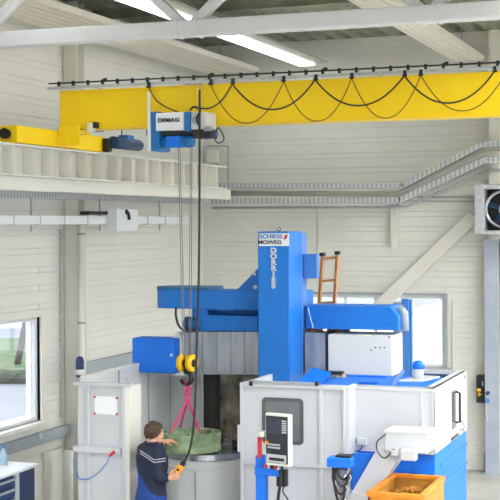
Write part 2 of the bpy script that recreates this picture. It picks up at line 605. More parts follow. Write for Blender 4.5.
# purlins under the deck
for k, yy in enumerate((11.9, 14.3, 16.3, 18.4)):
    b = MB().box(XL + .02, XR - .02, yy - .04, yy + .04, ZC - .14, ZC - .125).box(XL + .02, XR - .02, yy - .006, yy + .006, ZC - .125, ZC - .01)
    tag(b.build('roof_purlin', 'ceil'), ['dark steel purlin just beyond the white roof truss', 'dark steel purlin above the yellow crane girder', 'second dark purlin beyond the crane girder, towards the back wall', 'dark steel purlin closest to the back wall'][k], 'purlin', 'purlins under the roof deck')


# ribbed radiant ceiling panels
def ceiling_panel(x0, x1, z, label, n):
    b = MB()
    y0, y1 = 3.0, YB - .25
    wd = (x1 - x0) / n
    pts = []
    for k in range(n):
        a = x0 + k * wd
        pts += [(a, z), (a + wd * .7, z), (a + wd * .78, z + .025), (a + wd * .92, z + .025)]
    pts += [(x1, z), (x1, z + .07), (x0, z + .07)]
    b.prism(pts, 'y', y0, y1)
    o = b.build('ceiling_heating_panel', 'panelw')
    tag(o, label, 'heating panel')
    for yy in (6.5, 9.5, 13, 16.5, 19.5):
        MB().bar(((x0 + x1) / 2, yy, z + .07), ((x0 + x1) / 2, yy, ZC), .012, .012, (0, 1, 0)).build('hanger', 'galv', o)


ceiling_panel(-8.02, -7.14, 6.26, 'wide ribbed white heating panel hung under the roof by the left wall', 6)
ceiling_panel(-3.98, -3.52, 6.27, 'narrow ribbed white heating panel hung under the roof at the right', 5)


# fluorescent light rows
def light_row(x, y0, y1, label, group=None, bay=False):
    b = MB().prism([(x - .14, 6.33), (x + .34, 6.33), (x + .34, 6.36), (x + .2, 6.42), (x - .14, 6.42)], 'y', y0, y1)
    o = b.build('fluorescent_light', 'housing')
    tag(o, label, 'ceiling light', group)
    MB().box(x - .13, x + .12, y0 + .02, y1 - .02, 6.30, 6.33).build('diffuser', 'addedlamp' if bay else 'lamp', o)
    if bay:                                  # unseen skirts shaped to keep lamp light off the upper walls
        for a in (x - .16, x + .14):
            MB().box(a, a + .01, y0, y1, 6.235, 6.36).build('light_skirt', 'housing', o)
    for yy in (y0 + 1, (y0 + y1) / 2, y1 - 1):
        MB().bar((x, yy, 6.42), (x, yy, ZC), .01, .01, (0, 1, 0)).build('hanger', 'galv', o)


light_row(-6.29, 4.0, 20.0, 'long lit fluorescent strip under the roof above the crane bridge')
light_row(0.2, -3.0, 19.6, 'added light strip out of view at the right, brightening machine and lower walls', 'light strips beyond the frame', True)  # unseen strips added for their light on machine and lower walls
light_row(4.6, -3.0, 19.6, 'second added light strip out of view, farther right under the roof', 'light strips beyond the frame', True)

# ================================================================== CRANE RUNWAY AND SERVICES ON THE LEFT WALL
XW = -7.42
zr = on(50, 147, 'x', XW + .15).z
rw = thing('crane_runway', 'cream steel crane runway beam with welded stiffeners along the left wall', 'crane runway', (XW, 12, zr - .36))
y0, y1 = 2.0, yat(227, XW + .15, 165)
MB().box(XW - .15, XW + .15, y0, y1, zr - .02, zr).build('top_flange', 'cream', rw)
MB().box(XW - .03, XW + .03, y0, y1, zr, zr + .01).build('rail', 'cream', rw)
MB().box(XW - .006, XW + .006, y0, y1, zr - .33, zr - .02).build('web', 'cream', rw)
MB().box(XW - .15, XW + .15, y0, y1, zr - .35, zr - .33).build('bottom_flange', 'cream', rw)
ys = yat(15, XW + .15, 158)
k = -6
while ys + k * .426 < y1 - .02:
    yy = ys + k * .426
    MB().box(XW + .006, XW + .145, yy - .008, yy + .008, zr - .33, zr - .02).build('stiffener', 'cream', rw)
    k += 1
for yy in (yc - .02, 11.5, 19.0):
    b = MB().box(XL + .01 if yy == 19.0 else XL + .215, XW - .05, yy + .05, yy + .15, zr - .44, zr - .352)
    b.build('bracket', 'cream', rw)
# white pipe-like ledge under the runway
zl = on(0, 184, 'x', -7.72).z
zl = on(0, 184, 'x', -7.3).z
m = MB().box(XW + .0, XW + .12, 2.5, 19.2, zr - .35 - .155, zr - .352)
tag(m.build('support_rail', 'cream', bevel=.01), 'cream square rail running directly beneath the crane runway', 'rail')


def tray(name, pts, wv, h, label, grp=None):
    """slotted cable tray: follows pts, with side walls and rungs; wv = horizontal offset direction to open side"""
    o = thing(name, label, 'cable tray', pts[0], grp)
    base, lip = MB(), MB()
    w_ = Vector(wv)
    for p, q in zip(pts, pts[1:]):
        p, q = Vector(p), Vector(q)
        up_ = w_.cross((q - p)).normalized()
        if up_.z < 0: up_ = -up_
        mid = w_ * .5
        base.bar(p + mid, q + mid, w_.length, .006, up_)
        for s_ in (0.02, .98):
            lip.bar(p + w_ * s_ + up_ * h / 2, q + w_ * s_ + up_ * h / 2, .008, h, up_)
    base.build('tray_base', 'galv', o)
    lip.build('side_rail', 'slotted', o)
    return o


za, zb = zat(188, 270, YB - .1), zat(204, 270, YB - .1)
yk = yat(400, 0, 200) if False else None
XA = XL + .15
xk = xat(400, YB - .2, 190)
tray('cable_tray', [(XA, 5, za - .02), (XA, YB - .62, za - .02)], (.22, 0, 0), .07, 'upper galvanised cable tray on the left wall behind the crane runway')
tray('cable_tray', [(XA, 5, zb + .01), (XA, YB - .62, zb + .01)], (.24, 0, 0), .09, 'lower galvanised cable tray on the left wall above the white trunking')


def back_run(us_vs, y):
    return [Vector((xat(u, y, v), y, zat(v, u, y))) for u, v in us_vs]


YF = YB - .60
up_run = back_run([(206, 187.5), (402, 188.5), (482, 147), (512, 145.5)], YF)
lo_run = back_run([(206, 204), (400, 203), (484, 163.5), (512, 162)], YF)
tray('cable_tray', up_run, (0, .24, 0), .075, 'upper galvanised cable tray on the back wall, stepping up at the right')
tray('cable_tray', lo_run, (0, .24, 0), .09, 'lower galvanised cable tray on the back wall, stepping up at the right')
pr = back_run([(212, 193), (398, 194), (410, 190), (484, 153.5), (512, 152)], YB - .29)
m = MB().tube(pr, .045, 12)
tag(m.build('white_pipe', 'cream', smooth=True), 'cream pipe running between the two cable trays on the back wall', 'pipe')
pr = back_run([(212, 208), (404, 207.5), (487, 171), (512, 170)], YB - .27)
m = MB().tube(pr, .02, 10)
tag(m.build('thin_conduit', 'galv', smooth=True), 'thin grey conduit just below the lower back-wall tray', 'conduit')
m = MB().tube(back_run([(404, 197), (476, 197.5)], YB - .03), .012, 8).tube(back_run([(404, 201), (476, 201.5)], YB - .03), .008, 8)
tag(m.build('wall_wire_pair', 'trunk'), 'pair of thin straight conduits from the tray bend to the fan heater', 'conduit')
# post bracket below the bend
b = MB().pbox(390.5, 206, 397, 249, YB - .12, .1)
o = b.build('tray_post', 'offwhite', bevel=.008)
tag(o, 'short white post hanging below the tray bend on the back wall', 'post')
MB().pbox(391, 197, 396.5, 207, YB - .12, .1).build('clamp', 'galv', o)
# corner conduit and small box near the corner
m = MB().tube([on(228, 146, 'y', YB - .05), on(228, 196, 'y', YB - .05)], .01, 6).tube([on(206, 146, 'y', YB - .05), on(228, 146, 'y', YB - .05)], .01, 6)
m.tube([on(218, 147, 'y', YB - .05), on(218, 180, 'y', YB - .05)], .008, 6)
tag(m.build('corner_conduit', 'trunk'), 'thin wire loop on the back wall beside the runway end', 'conduit')
m = MB().pbox(206.5, 150, 217, 163, YB - .13, .1)
tag(m.build('junction_box', 'offwhite', bevel=.01), 'small cream box on the back wall above the runway end', 'box')
m = MB().tube([on(317, 208, 'y', YB - .02), on(317, 256, 'y', YB - .02)], .007, 6)
tag(m.build('drop_cable', 'trunk'), 'thin grey cable dropping down the back wall above the ladder', 'cable')

# white trunking with lidded box
XT = -7.86
zt = on(60, 220, 'x', XT + .08).z
y0, y1 = 6.0, yat(190, XT + .08, 220)
wt = thing('white_trunking', 'long white busbar trunking hung below the cable tray on the left wall', 'trunking', (XT, 12, zt - .06))
MB().box(XT, XT + .08, y0, y1, zt - .055, zt + .055).build('duct', 'frame', wt, bevel=.004)
yy = 6.6
while yy < y1:
    MB().box(XT - .004, XT + .084, yy - .006, yy + .006, zt - .059, zt + .059).build('joint', 'trunk', wt)
    yy += .62
for uu in (28, 97, 157):
    yy = yat(uu, XT, 210)
    b = MB().bar((XT + .04, yy, zt + .055), (XT + .04, yy, zb + .02), .02, .012, (0, 1, 0)).box(XT - .01, XT + .09, yy - .03, yy + .03, zt + .05, zt + .06)
    b.bar((XT + .04, yy, zt - .055), (XT + .04, yy, zt - .14), .02, .012, (0, 1, 0))
    b.build('hanger', 'galv', wt)
yb0 = yat(117, -7.62, 218)
yb1 = yat(138, -7.62, 218)
bx_ = MB().box(-7.78, -7.62, yb0, yb1, zt - .15, zt + .15)
o = bx_.build('tap_off_box', 'frame', bevel=.008)
tag(o, 'white switch box with black handle on the white trunking', 'box')
pc = on(127.5, 212, 'x', -7.60)
b = MB().cyl(pc, pc + Vector((-.03, 0, 0)), .035, seg=16)
b.bar(pc + Vector((.01, 0, 0)), pc + Vector((.01, .04, -.1)), .03, .03)
b.build('handle', 'black', o)
m = MB().box(-7.9, -7.75, yat(86, -7.8, 210), yat(106, -7.8, 210), zt + .07, zt + .115)
tag(m.build('cable_bundle', 'black', bevel=.02), 'short black box lying on the trunking left of the switch box', 'box')

# pipe on the left column with two clips
xp, yp = -7.93, yat(81.5, -7.93, 300)
pz0, pz1 = on(81, 392, 'x', xp).z, on(81, 224, 'x', xp).z
o = MB().cyl((xp, yp, 0), (xp, yp, pz1), .045, seg=14).build('down_pipe', 'offwhite', smooth=True)
tag(o, 'slim white vertical pipe on the left column', 'pipe')
for vv in (235, 324):
    z_ = on(81, vv, 'x', xp).z
    MB().cyl((xp, yp, z_), (xp, yp, z_ + .03), .055, seg=14).build('clip', 'trunk', o)
bb = on(80, 377, 'x', xp + .06)
o = thing('blue_warning_light', 'small dark blue lamp unit fixed on the white pipe', 'lamp', bb)
b = MB().lathe((bb.x, bb.y, bb.z), [(.05, 0), (.055, .02), (.055, .2), (.04, .25), (.0, .27)], 20)
b.build('housing', 'navy', o, smooth=True)
MB().lathe((bb.x, bb.y, bb.z), [(.056, .03), (.058, .05), (.058, .08), (.056, .1)], 20).build('ring', 'offwhite', o, smooth=True)
m = MB().bar(bb + Vector((0, 0, .1)), Vector((xp, yp, bb.z + .1)), .05, .06)
m.build('bracket', 'black', o)

# sill trunking
def trunking(y0, y1, z0, z1, label, sock=None):
    o = MB().box(XL, XL + .09, y0, y1, z0, z1).build('sill_trunking', 'trunk', bevel=.006)
    tag(o, label, 'trunking')
    MB().box(XL + .088, XL + .094, y0, y1, z0 + .02, z0 + .028).build('cover_seam', 'greycol', o)
    if sock:
        p = on(*sock, 'x', XL + .1)
        MB().box(XL + .09, XL + .1, p.y - .04, p.y + .04, p.z - .04, p.z + .04).build('socket', 'white', o, bevel=.004)


zs = on(0, 446, 'x', XL + .09).z
trunking(9.5, yc - .02, zs - .14, zs, 'grey socket trunking under the left window', (41, 436))
z2 = on(90, 362, 'x', XL + .09).z
trunking(yc + .25, YB, z2 - .2, z2, 'grey trunking on the left wall behind the machine enclosure')
px = on(68, 451, 'x', -7.95)
m = MB().lathe((px.x, px.y, 0), [(.065, 0), (.065, px.z - .01), (.06, px.z), (.045, px.z), (.045, px.z - .03)], 24)
tag(m.build('pipe_stub', 'offwhite', smooth=True), 'cream open pipe standing upright beside the enclosure door', 'pipe')

# workbench cabinet bottom left
cy1 = yat(31, -7.6, 490)
cy0 = yat(21, -7.5, 490)
zk = on(20, 470, 'x', -7.5).z
cb = thing('tool_cabinet', 'navy drawer cabinet with white worktop under the left window', 'cabinet', (-7.8, 12.8, 0))
MB().box(-8.18, -7.55, 11.8, cy1, 0, zk - .03).build('body', 'navy', cb, bevel=.006)
MB().box(-8.2, -7.5, 11.75, cy1 + .02, zk - .03, zk).build('worktop', 'frame', cb, bevel=.004)
MB().box(-7.55, -7.52, cy0 - .08, cy0, 0, zk - .03).build('front_post', 'white', cb)
for k in range(8):
    zz = zk - .07 - k * .115
    d_ = MB().box(-7.55, -7.53, 11.82, cy0 - .08, zz - .1, zz).build('drawer', 'navy', cb)
    MB().box(-7.53, -7.505, 11.85, cy0 - .1, zz - .028, zz - .003).build('handle', 'greycol', d_)
bp = on(3.5, 464, 'x', -7.85)
bo = thing('spray_bottle', 'clear plastic bottle standing on the white cabinet worktop', 'bottle', (bp.x, bp.y, zk))
MB().lathe((bp.x, bp.y, zk), [(.04, 0), (.045, .02), (.045, .12), (.018, .17), (.018, .19)], 20).build('body', mat('bottle_plastic', (166, 196, 214), .2), bo, smooth=True)
MB().lathe((bp.x, bp.y, zk), [(.022, .19), (.022, .215), (.01, .22)], 16).build('cap', 'lightblue', bo, smooth=True)

# ================================================================== BRIDGE CRANE
YG = 13.62
cr = thing('bridge_crane', 'yellow bridge crane girder spanning the hall on its end carriage', 'crane', (-7.35, YG, zr))
xg0 = xat(60, YG, 110)
zt0, zb0 = zat(92.5, 62, YG), zat(113.6, 495, YG)
zg1 = (zt0 + zat(70, 495, YG)) / 2
zg0 = (zb0 + zat(127, 210, YG)) / 2
MB().box(xg0, XR - .4, YG, YG + .26, zg0 + .012, zg1 - .012).box(xg0, XR - .4, YG - .012, YG + .272, zg1 - .012, zg1)\
    .box(xg0 + .3, XR - .4, YG - .02, YG + .28, zg0, zg0 + .012).build('girder', 'yellow', cr)
cyA, cyB = yat(17, XW + .12, 135), yat(104, XW + .12, 145)
zc0 = zr + .012
MB().box(XW - .11, XW + .12, cyA, cyB, zc0, zc0 + .19).build('end_carriage', 'yellow', cr, bevel=.006)
MB().box(xg0, XW + .4, YG - .03, YG - .002, zc0 + .02, zg0 + .05).build('joint_plate', 'yellow', cr, bevel=.004)
MB().box(xg0 + .02, XW + .4, YG, YG + .26, zc0 + .15, zg0).build('saddle', 'yellow', cr)
for a in (0.06, .12, .18):
    MB().cyl((XW + .05, YG - .045, zc0 + a), (XW + .05, YG - .02, zc0 + a), .014, seg=8).build('bolt', 'orangeplastic', cr, smooth=True)
for yy in (cyA + .14, cyB - .14):
    MB().cyl((XW - .05, yy, zr + .056), (XW + .05, yy, zr + .056), .045, seg=24).build('wheel', 'black', cr, smooth=True)
MB().cyl((XW, cyA, zc0 + .1), (XW, cyA - .07, zc0 + .1), .05, .06, 16).build('buffer', 'black', cr, smooth=True)
# carriage travel drive
pm = on(112, 143, 'x', XW + .2)
pe = on(133, 143, 'x', XW + .2)
dz = zc0 + .12
dr = MB().cyl((XW + .24, cyB + .0, dz), (XW + .24, cyB + .72, dz), .075, seg=24).build('travel_motor', 'darkblue', cr, smooth=True)
MB().box(XW + .122, XW + .22, cyB - .06, cyB + .04, dz - .12, dz + .05).build('gearbox', 'black', dr, bevel=.02)
MB().box(XW + .17, XW + .3, cyB + .3, cyB + .5, dz + .05, dz + .11).build('terminal_box', 'motorblue', dr, bevel=.01)
MB().cyl((XW + .24, cyB + .72, dz), (XW + .24, cyB + .78, dz), .065, seg=24).build('fan_cover', 'darkblue', dr, smooth=True)
MB().tube([(XW + .22, cyB + .3, dz + .08), (XW + .22, cyB + .3, dz + .3)], .008, 6).build('cable', 'cable', dr)
# limit switch
b = MB().pbox(87, 123, 93, 132, YG - .1, .08).build('limit_switch', 'offwhite', cr, bevel=.005)
MB().pbox(92.5, 122, 96, 128, YG - .1, .08).build('switch_head', 'black', b, bevel=.004)
MB().bar(on(90, 131.5, 'y', YG - .03), on(104, 131.5, 'y', YG - .03), .02, .02).build('switch_arm', 'trunk', b)
# festoon rail and black conductor line on top
YS = YG - .12
zf = zat(87, 60, YS)
zf = zg1 + .03
xf0 = xat(48, YS, 88)
fr = MB().box(xf0, XR - .4, YS - .02, YS + .02, zf - .02, zf + .01).build('festoon_rail', 'galv', cr)
MB().tube([(xf0 + .02, YS - .02, zf + .045), (XR - .4, YS - .02, zf + .045)], .009, 8).build('control_line', 'cable', cr)
x = xf0 + .15
k = 0
while x < -1.6:
    b = MB().box(x - .013, x + .013, YS - .035, YS + .0, zf + .01, zf + .064)
    if k % 7 == 3: b.box(x + .013, x + .05, YS - .035, YS + .0, zf + .045, zf + .078)
    b.build('line_clamp', 'black', cr)
    x += .185
    k += 1
x = xf0 + .6
while x < -1.4:
    MB().bar((x, YS, zf - .02), (x, YG + .02, zf - .02), .04, .012).build('rail_bracket', 'galv', cr)
    x += 1.1

# festoon: cable trolleys and loops
hang = [149, 211, 233, 284, 316, 352, 405, 421, 495]
hp = {}
for u in hang:
    x = xat(u, YS - .03, 84)
    b = MB().box(x - .016, x + .016, YS - .045, YS - .022, zf - .035, zf + .008).cyl((x - .024, YS - .04, zf - .045), (x + .024, YS - .04, zf - .045), .012, seg=10)
    o = b.build('cable_trolley', 'black')
    tag(o, 'small black cable trolley on the rail, %s' % {149: 'above the left end of the hoist', 211: 'just right of the hoist pendant cable',
        233: 'second to the right of the hoist', 284: 'third to the right of the hoist', 316: 'fourth to the right of the hoist',
        352: 'above the right side of the blue machine', 405: 'left one of the close pair at the right',
        421: 'right one of the close pair at the right', 495: 'nearest the right edge'}[u], 'cable trolley', 'festoon trolleys on the crane girder')
    hp[u] = Vector((x, YS - .04, zf - .05))


def loop(u0, u1, vmin, r, label, dy=0.0, mt='cable'):
    a, b = hp[u0].copy(), hp[u1].copy()
    um = (u0 + u1) / 2
    zm = zat(vmin, um, YS)
    a.y -= dy; b.y -= dy
    pts = []
    for k in range(25):
        t = k / 24
        p = a.lerp(b, t)
        sag = 1 - abs(2 * t - 1) ** 2.1
        p.z = a.z + (zm - a.z) * sag
        pts.append(p)
    tag(MB().tube(pts, r, 8).build('festoon_cable', mt, smooth=True), label, 'cable', 'festoon loops on the crane girder')


loop(233, 316, 110, .009, 'thick dark cable loop just right of the hoist', .02)
loop(316, 405, 106, .009, 'thick dark cable loop in the middle of the yellow girder', .02)
loop(405, 495, 103.5, .009, 'thick dark cable loop at the right end of the yellow girder', .02)
loop(211, 284, 123.5, .0055, 'thin brown cable loop below the first thick loop', 0, 'browncable')
loop(284, 352, 121.5, .0055, 'thin brown cable loop left of the machine column top', 0, 'browncable')
loop(352, 421, 118.5, .0055, 'thin brown cable loop, second from the right', 0, 'browncable')
hp[520] = Vector((xat(507, YS, 80), YS - .04, zf - .05))
loop(421, 520, 111, .0055, 'thin brown cable loop running out at the right edge', 0, 'browncable')
a = hp[149]
e = on(178, 112, 'y', YG - .3)
tag(MB().tube(bez([a, on(156, 100, 'y', YG - .2), on(168, 108, 'y', YG - .25), e]), .008, 8).build('hoist_feed_cable', 'browncable', smooth=True),
    'thin cable curving from the first trolley down to the hoist', 'cable')
e = on(196, 108, 'y', YG - .3)
tag(MB().tube(bez([hp[233], on(222, 100, 'y', YG - .2), on(210, 108, 'y', YG - .25), e]), .009, 8).build('hoist_feed_cable', 'cable', smooth=True),
    'dark cable curving from the second trolley back to the hoist', 'cable')

# ================================================================== HOIST
YH = 13.2
ho = thing('chain_hoist', 'blue and white electric rope hoist hanging from the yellow girder', 'hoist', on(172, 150, 'y', YH))
MB().pbox(149, 111.5, 159, 151, YH + .02, .32).build('end_gearbox', 'motorblue', ho, bevel=.012)
MB().pbox(147.2, 92, 150, 151, YH - .01, .03).build('end_plate', 'offwhite', ho, bevel=.006)
cov = MB().pbox(155.5, 112.5, 184, 130.5, YH, .34).build('drum_cover', 'frame', ho, bevel=.012)
tx = on(168.5, 120.3, 'y', YH - .004)
text('DEMAG', 'lettering', 'black', tx, .062, cov, bold=.0012, sx=1.2)
MB().pbox(184, 111.5, 190, 131, YH - .01, .36).build('drum_flange', 'motorblue', ho, bevel=.01)
ctl = MB().pbox(190, 112, 206, 129, YH + .02, .3).build('control_box', 'greywhite', ho, bevel=.01)
c_ = on(195.5, 120, 'y', YH)
MB().cyl(c_, c_ + Vector((0, .03, 0)), .045, seg=16).build('round_cover', 'greycol', ctl, smooth=True)
MB().tube(bez([on(190, 110, 'y', YH), on(194, 107, 'y', YH - .03), on(200, 110, 'y', YH - .04), on(197, 118, 'y', YH - .03), on(199, 126, 'y', YH - .02)]), .012, 8).build('wiring', 'cable', ctl, smooth=True)
zmot = zat(141.5, 175, YH + .1)
mo = MB().cyl((xat(158, YH + .1, 141), YH + .12, zmot), (xat(187, YH + .1, 141), YH + .12, zmot), .068, seg=28).build('hoist_motor', 'motorblue', ho, smooth=True)
MB().cyl((xat(187, YH + .1, 141), YH + .12, zmot), (xat(193, YH + .1, 141), YH + .12, zmot), .074, .06, 28).build('fan_cover', 'motorblue', mo, smooth=True)
MB().pbox(166, 136, 180, 147, YH + .03, .05).build('terminal_box', 'brightblue', mo, bevel=.008)
MB().pbox(155, 130.5, 196, 135, YH + .06, .22).build('frame_rail', 'black', ho)
MB().pbox(192, 129, 211, 138, YH + .05, .2).build('trolley_frame', 'cable', ho, bevel=.01)
MB().pbox(203, 126, 210, 131, YH + .02, .1).build('cross_travel_drive', 'trunk', ho, bevel=.01)
c_ = on(212, 133, 'y', YH + .1)
MB().cyl(on(206, 136, 'y', YH + .1), on(217, 133.5, 'y', YH + .1), .04, .03, 16).build('travel_motor', 'darkblue', ho, smooth=True)
MB().tube(bez([on(216, 131, 'y', YH + .05), on(219, 128, 'y', YH + .03), on(224, 139, 'y', YH), on(218, 143, 'y', YH + .02), on(214, 138, 'y', YH + .05)]), .007, 8).build('loose_cable', 'cable', ho, smooth=True)
# link up to the girder flange
for u in (153, 199):
    MB().box(xat(u, YG, 127) - .03, xat(u, YG, 127) + .03, YH + .3, YG + .3, zg0 - .10, zg0 - .03).box(xat(u, YG, 127) - .03, xat(u, YG, 127) + .03, YG - .05, YG - .025, zg0 - .1, zg0 + .03)\
        .build('trolley_wheel_plate', 'motorblue', ho)
MB().cyl(on(199, 86, 'y', YS), on(199, 112, 'y', YH + .2), .012, seg=8).build('pendant_hanger', 'galv', ho)

# wire ropes
YL = 13.45
rp = MB()
for (ut, ub) in ((178, 183), (179.6, 185), (190.5, 189), (192, 191)):
    rp.tube([on(ut, 134, 'y', YH + .2), on(ub, 357, 'y', YL)], .005, 6)
tag(rp.build('wire_rope', 'rope'), 'thin steel ropes falling from the hoist to the hook block', 'rope')
# hook block
hb = thing('hook_block', 'yellow twin-pulley hook block with black hook', 'hook', on(187, 382, 'y', YL))
for u, n_ in ((182.3, 0), (191.8, 1)):
    c_ = on(u, 363, 'y', YL)
    s_ = MB().lathe((c_.x, c_.y, c_.z), [(.04, -.026), (.09, -.024), (.098, -.014), (.088, 0), (.098, .014), (.09, .024), (.04, .026)], 32, 'y')
    s_.v = [c_ + Matrix.Rotation(1.38 if n_ == 0 else 1.3, 3, 'Z') @ (p - c_) for p in s_.v]
    pu = s_.build('pulley', 'yellowhook', hb, smooth=True)
    q = MB().lathe((c_.x, c_.y, c_.z), [(.02, -.034), (.042, -.034), (.046, .03), (.02, .034)], 20, 'y')
    q.v = [c_ + Matrix.Rotation(1.38 if n_ == 0 else 1.3, 3, 'Z') @ (p - c_) for p in q.v]
    q.build('pulley_hub', 'black', pu, smooth=True)
c_ = on(187, 362, 'y', YL)
MB().box(c_.x - .025, c_.x + .025, c_.y - .05, c_.y + .05, c_.z - .09, c_.z + .03).build('crosshead', 'black', hb, bevel=.012)
sh = on(185.2, 371, 'y', YL)
hk = []
for k in range(22):
    t = math.radians(118 - k * 13.5)
    hk.append(Vector((sh.x + .055 * math.cos(t) * 1.15 + .01, YL, sh.z - .075 + .066 * math.sin(t))))
hk = [Vector((sh.x, YL, sh.z + .03)), Vector((sh.x, YL, sh.z))] + hk[1:]
MB().tube(hk, [.022, .022] + [.030 - .014 * abs(k - 9) / 13 for k in range(21)], 12).build('hook', 'black', hb, smooth=True)
hookp = Vector((sh.x + .012, YL, sh.z - .115))

# ring work piece
rc = on(191, 440, 'y', YL)
RX, RY, RZ0, RZ1, RR = rc.x, YL, 1.335, 1.525, .33
b = MB().lathe((RX, RY, 0), [(RR - .10, RZ0), (RR, RZ0), (RR, RZ0 + .05), (RR - .004, RZ0 + .06), (RR, RZ1 - .03), (RR, RZ1), (RR - .10, RZ1)], 72, 'z', True)
ringo = thing('green_ring_workpiece', 'green painted cast ring hanging in pink slings over the turntable', 'workpiece', (RX, RY, RZ0))
b.build('ring', 'green', ringo)
b = MB().lathe((RX, RY, 0), [(RR - .15, RZ0 + .04), (RR - .098, RZ0 + .04), (RR - .098, RZ0 + .1), (RR - .15, RZ0 + .1)], 72, 'z', True)
b.build('inner_flange', 'rust', ringo)
for k in range(8):
    t = k * PI / 4 + .3
    x, y = RX + (RR - .05) * math.cos(t), RY + (RR - .05) * math.sin(t)
    MB().cyl((x, y, RZ1), (x, y, RZ1 + .012), .016, seg=10).build('stud', 'rust', ringo)

# slings
sl = thing('lifting_sling', 'pink webbing slings and shortening chain from hook to green ring', 'sling', (RX, RY, RZ1))
knot = on(188, 399, 'y', YL)
for k, (du, dv) in enumerate(((0, 384), (2.5, 388), (-.5, 392), (2.2, 396), (.3, 400))):
    c_ = on(186.3 + du, dv, 'y', YL)
    pts = [c_ + Vector((.016 * math.cos(t) * (1 if k % 2 else .5), .016 * math.cos(t) * (.5 if k % 2 else 1), .035 * math.sin(t))) for t in [i * PI / 5 for i in range(11)]]
    MB().tube(pts, .009, 8).build('chain_link', 'pink', sl, smooth=True)
MB().tube([hookp, on(187, 383, 'y', YL)], .014, 8).build('top_loop', 'pink', sl, smooth=True)
for u, v in ((174, 435), (180.5, 429), (195, 429), (201, 436)):
    yy = YL + (.18 if v < 432 else -.20)
    e = on(u, v, 'y', yy)
    e.z = RZ1 + .005
    r = Vector((e.x - RX, e.y - RY, 0))
    r = r.normalized() * (RR - .05)
    e = Vector((RX + r.x, RY + r.y, RZ1 + .012))
    MB().bar(knot, e, .022, .008, (0, 1, 0)).build('sling_leg', 'pink', sl)
    MB().tube([e + Vector((.02 * math.cos(t), 0, .02 * math.sin(t) + .0)) for t in [i * PI / 4 for i in range(9)]], .006, 6).build('shackle', 'steel', sl)

# pendant cable and handset
PC = [on(199.5, 90, 'y', YH - .02), on(199.5, 200, 'y', YH - .06), on(198.7, 280, 'y', YH - .1), on(196.8, 340, 'y', YH - .2), on(195.3, 400, 'y', 12.95), on(193.2, 430, 'y', 12.75), on(189, 452, 'y', 12.55), on(184.3, 462, 'y', 12.5)]
tag(MB().tube(bez(PC), .0125, 10).build('pendant_cable', 'cable', smooth=True), 'black control cable hanging from the hoist to the handset', 'cable')
hs0, hs1 = on(184.5, 461.5, 'y', 12.5), on(173.8, 477.5, 'y', 12.42)
ps = thing('pendant_control', 'orange and black hand-held crane control in the worker\'s hand', 'remote control', hs1)
ax = (hs1 - hs0)
MB().bar(hs0, hs0 + ax * .30, .05, .045, (0, 1, 0)).build('neck', 'black', ps, bevel=.01)
bd = MB().bar(hs0 + ax * .25, hs1, .068, .055, (0, 1, 0)).build('body', 'orangeplastic', ps, bevel=.015)
for k in range(4):
    c_ = hs0 + ax * (.36 + .13 * k)
    MB().cyl(c_ + Vector((0, -.022, 0)), c_ + Vector((0, -.042, 0)), .013, seg=10).build('button', 'black' if k % 2 else 'yellowhook', bd)

# ================================================================== VERTICAL LATHE
lt = thing('vertical_lathe', 'large blue and white vertical turning lathe filling the middle of the hall', 'machine tool', (-4.6, 13.8, 0))
YRM = 13.85
ram = MB().pbox(258, 231.5, 289.5, 392, YRM, .45).build('tool_column', 'blue', lt, bevel=.012)
zt_ = zat(231.5, 275, YRM)
MB().box(xat(262, YRM + .45, 300), xat(289.5, YRM, 300) + .0, YRM + .45, YRM + .65, 2.0, zt_ - .02).build('column_back', 'lightblue', ram, bevel=.01)
sg = MB().pbox(259, 233.3, 289, 246, YRM - .006, .006).build('sign_plate', 'frame', ram)
text('SCHIESS', 'lettering', 'motorblue', on(270.8, 236.6, 'y', YRM - .009), .062, sg, sx=1.22, bold=.0008)
text('MÖNFG' if False else 'MOWEG', 'lettering', 'black', on(269.8, 242.4, 'y', YRM - .009), .060, sg, sx=1.18, bold=.0008)
b = MB()
c_ = on(285.3, 237, 'y', YRM - .008)
b.prism([(c_.x - .02, c_.z - .03), (c_.x + .012, c_.z - .02), (c_.x + .03, c_.z + .03), (c_.x - .006, c_.z + .018)], 'y', YRM - .01, YRM - .004)
b.build('logo_mark', 'red', sg)
for i, ch in enumerate('DORRIES'):
    vv = 250.6 + i * 5.9
    text(ch, 'lettering', 'white', on(273.5, vv, 'y', YRM - .004), .078, ram, bold=.004, sx=1.2)
for vv in (252.5 - 4.5,):
    for s_ in (-1, 1):
        pass
MB().tube([on(279, 231, 'y', YRM + .2) + Vector((.02 * math.cos(t), 0, .02 + .02 * math.sin(t))) for t in [i * PI / 6 for i in range(13)]], .005, 6).build('lifting_eye', 'steel', ram)
MB().pbox(303.5, 254, 317, 278.5, YRM + .5, .1).build('junction_housing', 'lightblue', lt, bevel=.01)
# upper cable carrier with rounded end (left)
YRL = 14.3
zc1, zc2 = zat(290.5, 200, YRL), zat(309, 200, YRL)
xl, xr_ = xat(170, YRL, 300), xat(300, YRL, 300)
pts = [(xr_, YRL), (xr_, YRL + .5)]
for k in range(25):
    t = PI / 2 + k * PI / 24
    pts.append((xl + .25 * math.cos(t), YRL + .25 + .25 * math.sin(t)))
carr = MB().prism(pts, 'z', zc2, zc1).build('cable_carrier', 'blue', lt, smooth=False)
pts2 = [(xat(208, YRL, 300), YRL - .004), (xat(208, YRL, 300), YRL + .5)]
for k in range(25):
    t = PI / 2 + k * PI / 24
    pts2.append((xl + .255 * math.cos(t), YRL + .25 + .255 * math.sin(t)))
MB().prism(pts2, 'z', zc1, zc1 + .035).build('carrier_lid', mat('teal_edge', (30, 100, 150), .5), carr)
